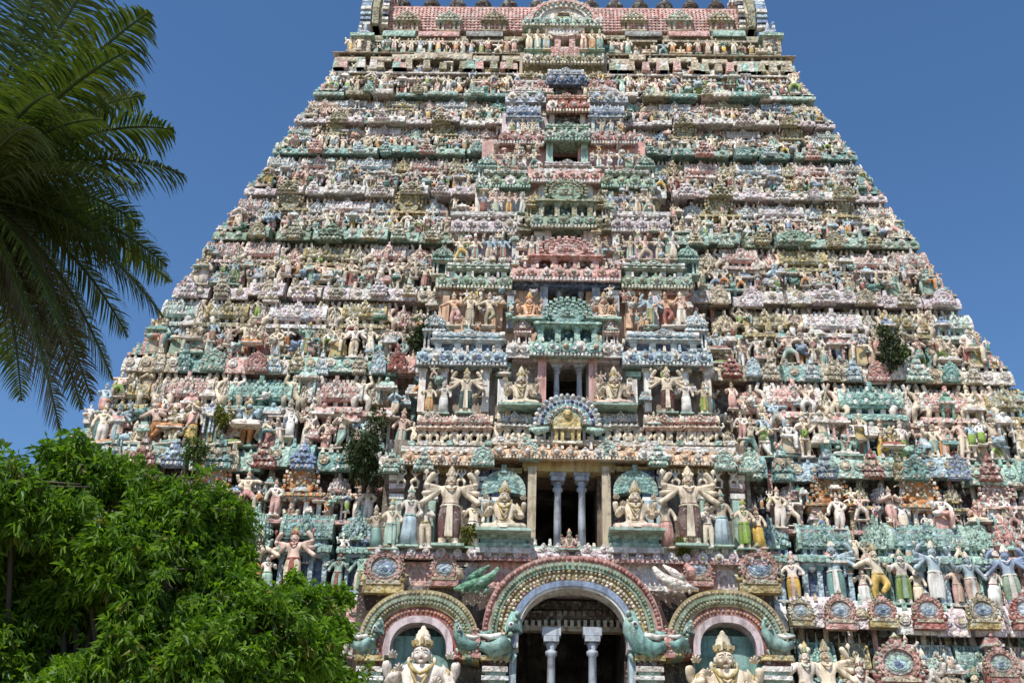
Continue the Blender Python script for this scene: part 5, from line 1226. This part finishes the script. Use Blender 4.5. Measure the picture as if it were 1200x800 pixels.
# ================================================================== PLANTS
M_TREE = leaf_mat('tree_leaf', (.035, .095, .007), (.17, .29, .02), .45, .5)
M_TREE2 = leaf_mat('tree_leaf_bright', (.055, .14, .009), (.20, .34, .022), .45, .5)
M_OLD = leaf_mat('tree_leaf_dull', (.05, .07, .012), (.20, .20, .03), .3, .6)
M_PALM = leaf_mat('palm_leaf', (.020, .044, .009), (.085, .115, .024), .26, .42)
M_PALM2 = leaf_mat('palm_leaf_light', (.035, .07, .014), (.12, .16, .036), .32, .4)
M_PALM3 = leaf_mat('palm_leaf_dry', (.03, .032, .012), (.09, .08, .035), .25, .5)
M_SHRUB = leaf_mat('shrub_leaf', (.018, .035, .010), (.055, .075, .022), .25, .6)
def bark(name, a, b):
    m = bpy.data.materials.new(name); m.use_nodes = True; nt = m.node_tree; n = nt.nodes.new('ShaderNodeTexNoise'); n.inputs['Scale'].default_value = 9; n.inputs['Detail'].default_value = 6
    mx = nt.nodes.new('ShaderNodeMix'); mx.data_type = 'RGBA'; mx.inputs[6].default_value = (*a, 1); mx.inputs[7].default_value = (*b, 1)
    nt.links.new(n.outputs['Fac'], mx.inputs['Factor']); p = nt.nodes['Principled BSDF']; p.inputs['Roughness'].default_value = .9; nt.links.new(mx.outputs[2], p.inputs['Base Color'])
    bp = nt.nodes.new('ShaderNodeBump'); bp.inputs['Strength'].default_value = .7; nt.links.new(n.outputs['Fac'], bp.inputs['Height']); nt.links.new(bp.outputs[0], p.inputs['Normal'])
    return m
M_BARK = bark('bark', (.03, .022, .015), (.10, .08, .06)); M_PBARK = bark('palm_bark', (.05, .042, .034), (.16, .14, .12))
def leaf(mb, p, d, nrm, L_, w, m, droop=.25):
    d = d.normalized(); s_ = d.cross(nrm); s_ = s_.normalized() if s_.length > 1e-4 else Vector((1, 0, 0)); n_ = s_.cross(d)
    a = p+d*L_*.45+n_*.02*L_; b = p+d*L_-Vector((0, 0, droop*L_))
    mb.add([p, a+s_*w*.5, b, a-s_*w*.5, ], [(0, 1, 2), (0, 2, 3)], m)
def rvec():
    while True:
        v = Vector((random.uniform(-1, 1), random.uniform(-1, 1), random.uniform(-1, 1)))
        if .05 < v.length < 1: return v.normalized()
def spray(mb, p, d, m, n, L_, w):
    for j in range(n):
        dd = (d*.55+rvec()*.9+Vector((0, 0, -.25))).normalized()
        leaf(mb, p+rvec()*.05*L_/.16, dd, rvec(), L_*random.uniform(.7, 1.25), w*random.uniform(.8, 1.2), m, random.uniform(.15, .5))
def tree(name, base_pt, blobs, ns, leafL, leafW, mats, label, trunk_r, n_leaf=11):
    root = empty(name, base_pt); tag(root, label, 'tree'); bx = Vector(base_pt)
    tk = MB(); cen = sum((Vector(b[0]) for b in blobs), Vector())/len(blobs); fork = bx+(cen-bx)*.45; fork.x = bx.x+(cen.x-bx.x)*.2; fork.y = bx.y+(cen.y-bx.y)*.2
    tk.tube([(0, 0, -.3), (0.05, 0, 1.0), fork*.6+bx*.4-bx, fork-bx], [trunk_r*1.35, trunk_r, trunk_r*.85, trunk_r*.7], M_BARK, 12); tk.build('trunk', root)
    cr = MB()
    for c, r in blobs:
        c = Vector(c); lm = MB(); mid = (fork+c)/2+rvec()*.5
        lm.tube([fork-bx, mid-bx, c-bx], [trunk_r*.45, trunk_r*.28, .03], M_BARK, 7)
        for q in range(5): lm.tube([c-bx, c+rvec()*r*.5-bx, c+rvec()*r*.85-bx], [.035, .02, .008], M_BARK, 5)
        lm.build('limb', root)
    tot = sum(r**2 for c, r in blobs)
    for c, r in blobs:
        c = Vector(c); m = random.choice(mats)
        nn = int(ns*r*r/tot); hub = [rvec() for _ in range(max(6, int(10*r)))]
        for q in range(nn):
            h_ = random.choice(hub); d = (h_+rvec()*.85).normalized(); rad = r*(random.random()**.30)*random.uniform(.78, 1.12)
            p = c+Vector((d.x, d.y, d.z*.92))*rad*(1+.22*sin(7*d.x+3*c.x)*sin(6*d.z+c.z))
            spray(cr, p-bx, (d+Vector((0, 0, .25))), m if random.random() < .8 else random.choice(mats+(M_OLD,)), n_leaf, leafL, leafW)
    cr.build('crown', root); return root
def B(px, py, rpx, dist): 
    p = at_d(px, py, dist); return (p, rpx*dist/F_PX*.93)
random.seed(5)
blobs = [B(55, 585, 58, 14.7), B(85, 548, 44, 15.2), B(15, 590, 48, 14.6), B(-60, 590, 80, 14.8), B(-120, 640, 90, 14.8), B(128, 560, 36, 15.6), B(150, 600, 55, 15.2), B(215, 605, 58, 15.0), B(255, 610, 44, 15.4), B(20, 690, 60, 16.6), B(135, 660, 62, 14.4), B(190, 690, 66, 14.2), B(255, 700, 58, 14.6),
         B(300, 740, 60, 14.3), B(350, 760, 46, 14.6), B(230, 780, 70, 13.9), B(150, 775, 62, 13.9), B(50, 810, 40, 14.4), B(-50, 720, 60, 16.8), B(-60, 800, 90, 14.6), B(60, 870, 90, 14.2), B(190, 880, 90, 14.0), B(310, 850, 80, 14.2), B(-30, 600, 46, 15.8), B(280, 660, 26, 15.2), B(50, 720, 80, 16.8), B(15, 690, 56, 15.2), B(75, 700, 50, 15.1), B(-20, 760, 60, 15.4), B(8, 735, 44, 15.5), B(62, 672, 34, 15.7), B(28, 660, 30, 15.9), B(70, 745, 40, 15.5), B(150, 740, 90, 16.0), B(60, 800, 70, 16.2), B(240, 730, 60, 15.8), B(270, 800, 70, 15.4)]
tb = at_d(120, 700, 15.0); tree('broadleaf_tree', (tb.x, tb.y, 0), blobs, 21000, .125, .040, (M_TREE, M_TREE, M_TREE2, M_TREE, M_TREE), 'dense leafy green tree with drooping leaves at the foot of the palm', .15)
blobs = [B(355, 715, 42, 16.6), B(378, 748, 34, 16.8), B(330, 760, 40, 16.4), B(385, 800, 46, 16.6), B(300, 800, 40, 16.4), B(340, 850, 60, 16.6), B(392, 704, 18, 17)]
tb = at_d(350, 760, 16.6); tree('young_tree', (tb.x, tb.y, 0), blobs, 3600, .12, .037, (M_TREE2, M_TREE2, M_TREE), 'smaller bright green tree rising before the left side arch', .10)

# shrubs that took root in the masonry
def shrub(px, py, off, wpx, hpx, n, label, m=M_SHRUB):
    p = at(px, py+hpx*.45, off); s = mpp(px, py); root = empty('wild_shrub', p); tag(root, label, 'shrub', 'wild shrubs rooted in the tower masonry')
    st_ = MB(); cr = MB(); tips = []
    for i in range(7):
        a = Vector((random.uniform(-.5, .5)*wpx*s*.8, -random.uniform(.05, .35)*wpx*s, random.uniform(.45, .95)*hpx*s)); st_.tube([(0, .15, -.05), a*.5+Vector((0, -.05, .03)), a], [.03, .018, .006], M_BARK, 5); tips += [a, a*.75, a*.5]
    for i in range(n):
        t = random.choice(tips); d = rvec(); q = t+Vector((d.x*wpx, d.y*wpx*.7, d.z*hpx))*s*.20*random.random()**.5
        spray(cr, q, d, m, 6, .15, .055)
    st_.build('stem', root); cr.build('foliage', root)
M_SEED = leaf_mat('seedling_leaf', (.03, .06, .012), (.10, .15, .03), .3, .6)
shrub(425, 532, -.55, 66, 84, 420, 'largest dark shrub, rooted at the left end of the mint and peach cornice')
shrub(491, 395, -.6, 36, 54, 200, 'dark shrub growing beside the left blue pavilion')
shrub(1044, 412, -.3, 40, 56, 200, 'green shrub growing among statues near the right edge of the fourth storey')
shrub(262, 490, -.3, 26, 30, 70, 'small olive shrub among white statues left of the largest shrub', M_OLD)
shrub(230, 528, -.4, 34, 40, 90, 'green seedling bush just above the leafy tree', M_SEED)
shrub(545, 634, -1.3, 26, 30, 60, 'small weed between guardian and seated deity left of the pillared door', M_OLD)
shrub(800, 642, -1.3, 24, 24, 40, 'small weed at the foot of the right maroon clad guardian', M_OLD)
shrub(275, 650, -.6, 60, 50, 90, 'grey green dusty bush behind the crown of the leafy tree', leaf_mat('dusty_leaf', (.08, .10, .07), (.2, .22, .17), .2, .7))

random.seed(23)
# coconut palm ---------------------------------------------------------------------------
pc = at_d(-42, 235, 21.5)
palm = empty('coconut_palm', (pc.x-.6, pc.y, 0)); tag(palm, 'coconut palm with long drooping fronds at the left edge', 'palm tree'); PB = Vector(palm.location)
top = pc-PB
tk = MB(); zs = [i*top.z/46 for i in range(47)]
tk.tube([Vector((0, 0, -.3))]+[Vector((.6*(z/top.z)**2, 0, z)) for z in zs[1:]], [.30]+[(.19-.05*z/top.z)*(1.06 if i % 2 else .97) for i, z in enumerate(zs[1:])], M_PBARK, 12); tk.build('trunk', palm)
def frond(tip_px, tip_py, dd, sag, L_scale=1.0, twist=0.0, old=False):
    tip = at_d(tip_px, tip_py, 21.5+dd)-PB; mb = MB(); a0 = top+Vector((0, 0, .1)); mid = (a0+tip)/2+Vector((0, 0, sag))
    N_ = 26; PM = M_PALM3 if old else random.choice((M_PALM, M_PALM, M_PALM, M_PALM2)); pts = [(1-t)**2*a0+2*t*(1-t)*mid+t*t*tip for t in [i/N_ for i in range(N_+1)]]
    mb.tube(pts, [.055*(1-.85*i/N_)+.006 for i in range(N_+1)], M_PALM, 6)
    length = sum((pts[i+1]-pts[i]).length for i in range(N_)); nl = int(length*22)
    for i in range(nl):
        t = .13+.87*i/nl; f = t*N_; j = min(N_-1, int(f)); p = pts[j].lerp(pts[j+1], f-j); d = (pts[j+1]-pts[j]).normalized()
        s_ = d.cross(Vector((0, 0, 1))).normalized(); n_ = s_.cross(d)
        LL = L_scale*.98*(sin(pi*min(1, t*.9+.12))**.6)*random.uniform(.7, 1.15)+.12
        for sd in (-1, 1):
            if random.random() < .04: continue
            dirv = (s_*sd*cos(twist)+n_*(.22+sd*sin(twist))+d*random.uniform(.45, .75)).normalized()
            g = Vector((0, 0, -1)); w = .052*random.uniform(.8, 1.15); prev = p; wd = d.cross(dirv).cross(dirv).normalized()
            K = 4; vs = []; cur = Vector(p); dv = Vector(dirv)
            for q in range(K+1):
                ww = w*(1-(q/K)**2*.92)*.5*(1 if q else .5); vs += [cur+d*ww, cur-d*ww]
                dv = (dv+g*(.14+.13*q)*random.uniform(.4, 1.6)).normalized(); cur = cur+dv*LL/K
            mb.add(vs, [(2*q, 2*q+1, 2*q+3, 2*q+2) for q in range(K)], PM)
    return mb.build('frond', palm)
for a in ((176, 14, -1.0, .85), (120, -40, 1.0, 1.0), (204, 152, -.6, 1.1), (170, 112, 1.2, .95), (216, 205, -1.6, 1.1), (160, 215, -3.2, .9), (196, 312, .6, .95), (200, 330, 1.8, .8), (192, 372, -1.0, 1.2), (150, 395, .8, 1.2), (132, 445, -1.2, 1.2), (96, 480, .6, 1.1), (100, 420, 2.2, .8), (120, 140, -3.4, .9), (140, 300, -.6, .9),
          (60, 110, -3.6, 1.0), (-150, 330, -1.5, 1.2), (-260, 200, .5, 1.2), (-200, 60, 1.5, 1.2), (25, 470, 1.5, 1.2), (-30, 450, -1.0, 1.0), (60, -60, 2.0, 1.1), (165, 265, 1.0, 1.0), (150, 60, -2.4, .9), (75, 400, -2.6, 1.0), (62, 470, -2.2, 1.0), (40, 150, -3.2, .9), (130, 265, 2.6, .9), (10, 430, 2.5, 1.0), ):
    frond(*a, twist=random.uniform(-.25, .25))
for a in ((70, 505, -1.4, 1.0), (108, 470, .2, 1.1)): frond(*a, twist=.3, old=True)
mb = MB()
for i in range(9):
    a = i*2*pi/9; mb.ball((top.x+.3*cos(a), top.y+.3*sin(a), top.z-.25-.12*(i % 3)), .13, 'leaf', 10, 7, 1, 1, 1.2)
    mb.tube([(top.x, top.y, top.z), (top.x+.3*cos(a), top.y+.3*sin(a), top.z-.12*(i % 3)-.12)], .015, 'olive', 5)
mb.build('coconut_bunch', palm)

# ================================================================== GROUND, SKY, LIGHT
mb = MB(); R = 2500; mb.add([(-R, -R, 0), (R, -R, 0), (R, R, 0), (-R, R, 0)], [(0, 1, 2, 3)], 'stone')
g = mb.build('ground'); g['kind'] = 'structure'
gm = bpy.data.materials.new('sandy_ground'); gm.use_nodes = True; nt = gm.node_tree
n = nt.nodes.new('ShaderNodeTexNoise'); n.inputs['Scale'].default_value = .6; n.inputs['Detail'].default_value = 8; gg = nt.nodes.new('ShaderNodeNewGeometry'); nt.links.new(gg.outputs['Position'], n.inputs['Vector'])
mx = nt.nodes.new('ShaderNodeMix'); mx.data_type = 'RGBA'; mx.inputs[6].default_value = (.22, .17, .12, 1); mx.inputs[7].default_value = (.36, .30, .23, 1); nt.links.new(n.outputs['Fac'], mx.inputs['Factor'])
nt.links.new(mx.outputs[2], nt.nodes['Principled BSDF'].inputs['Base Color']); nt.nodes['Principled BSDF'].inputs['Roughness'].default_value = .95
g.data.materials.clear(); g.data.materials.append(gm)

SUN_EL, SUN_AZ = radians(57), radians(-26)           # azimuth measured from straight behind the camera, negative = to the left
sd_ = Vector((sin(SUN_AZ)*cos(SUN_EL), -cos(SUN_AZ)*cos(SUN_EL), sin(SUN_EL)))      # towards the sun
sl = bpy.data.lights.new('sun', 'SUN'); sl.energy = 4.8; sl.angle = radians(.53); sl.color = (1.0, .955, .885)
so = bpy.data.objects.new('sun', sl); COL.objects.link(so); so.rotation_euler = sd_.to_track_quat('Z', 'Y').to_euler()
w = bpy.data.worlds.new('World'); SC.world = w; w.use_nodes = True; nt = w.node_tree
sk = nt.nodes.new('ShaderNodeTexSky'); sk.sky_type = 'NISHITA'; sk.sun_disc = False; sk.sun_elevation = SUN_EL
sk.sun_rotation = math.atan2(sd_.x, sd_.y); sk.air_density = 1.0; sk.dust_density = .2; sk.ozone_density = 3.6; sk.altitude = 100
hs_ = nt.nodes.new('ShaderNodeHueSaturation'); hs_.inputs['Saturation'].default_value = 1.14; nt.links.new(sk.outputs[0], hs_.inputs['Color']); nt.links.new(hs_.outputs[0], nt.nodes['Background'].inputs[0]); nt.nodes['Background'].inputs[1].default_value = .125
SC.view_settings.view_transform = 'Standard'; SC.view_settings.look = 'None'; SC.view_settings.exposure = .26; SC.view_settings.gamma = 1
SC.cycles.max_bounces = 6; SC.cycles.diffuse_bounces = 3; SC.cycles.transmission_bounces = 3; SC.cycles.transparent_max_bounces = 4
SC.cycles.use_denoising = True
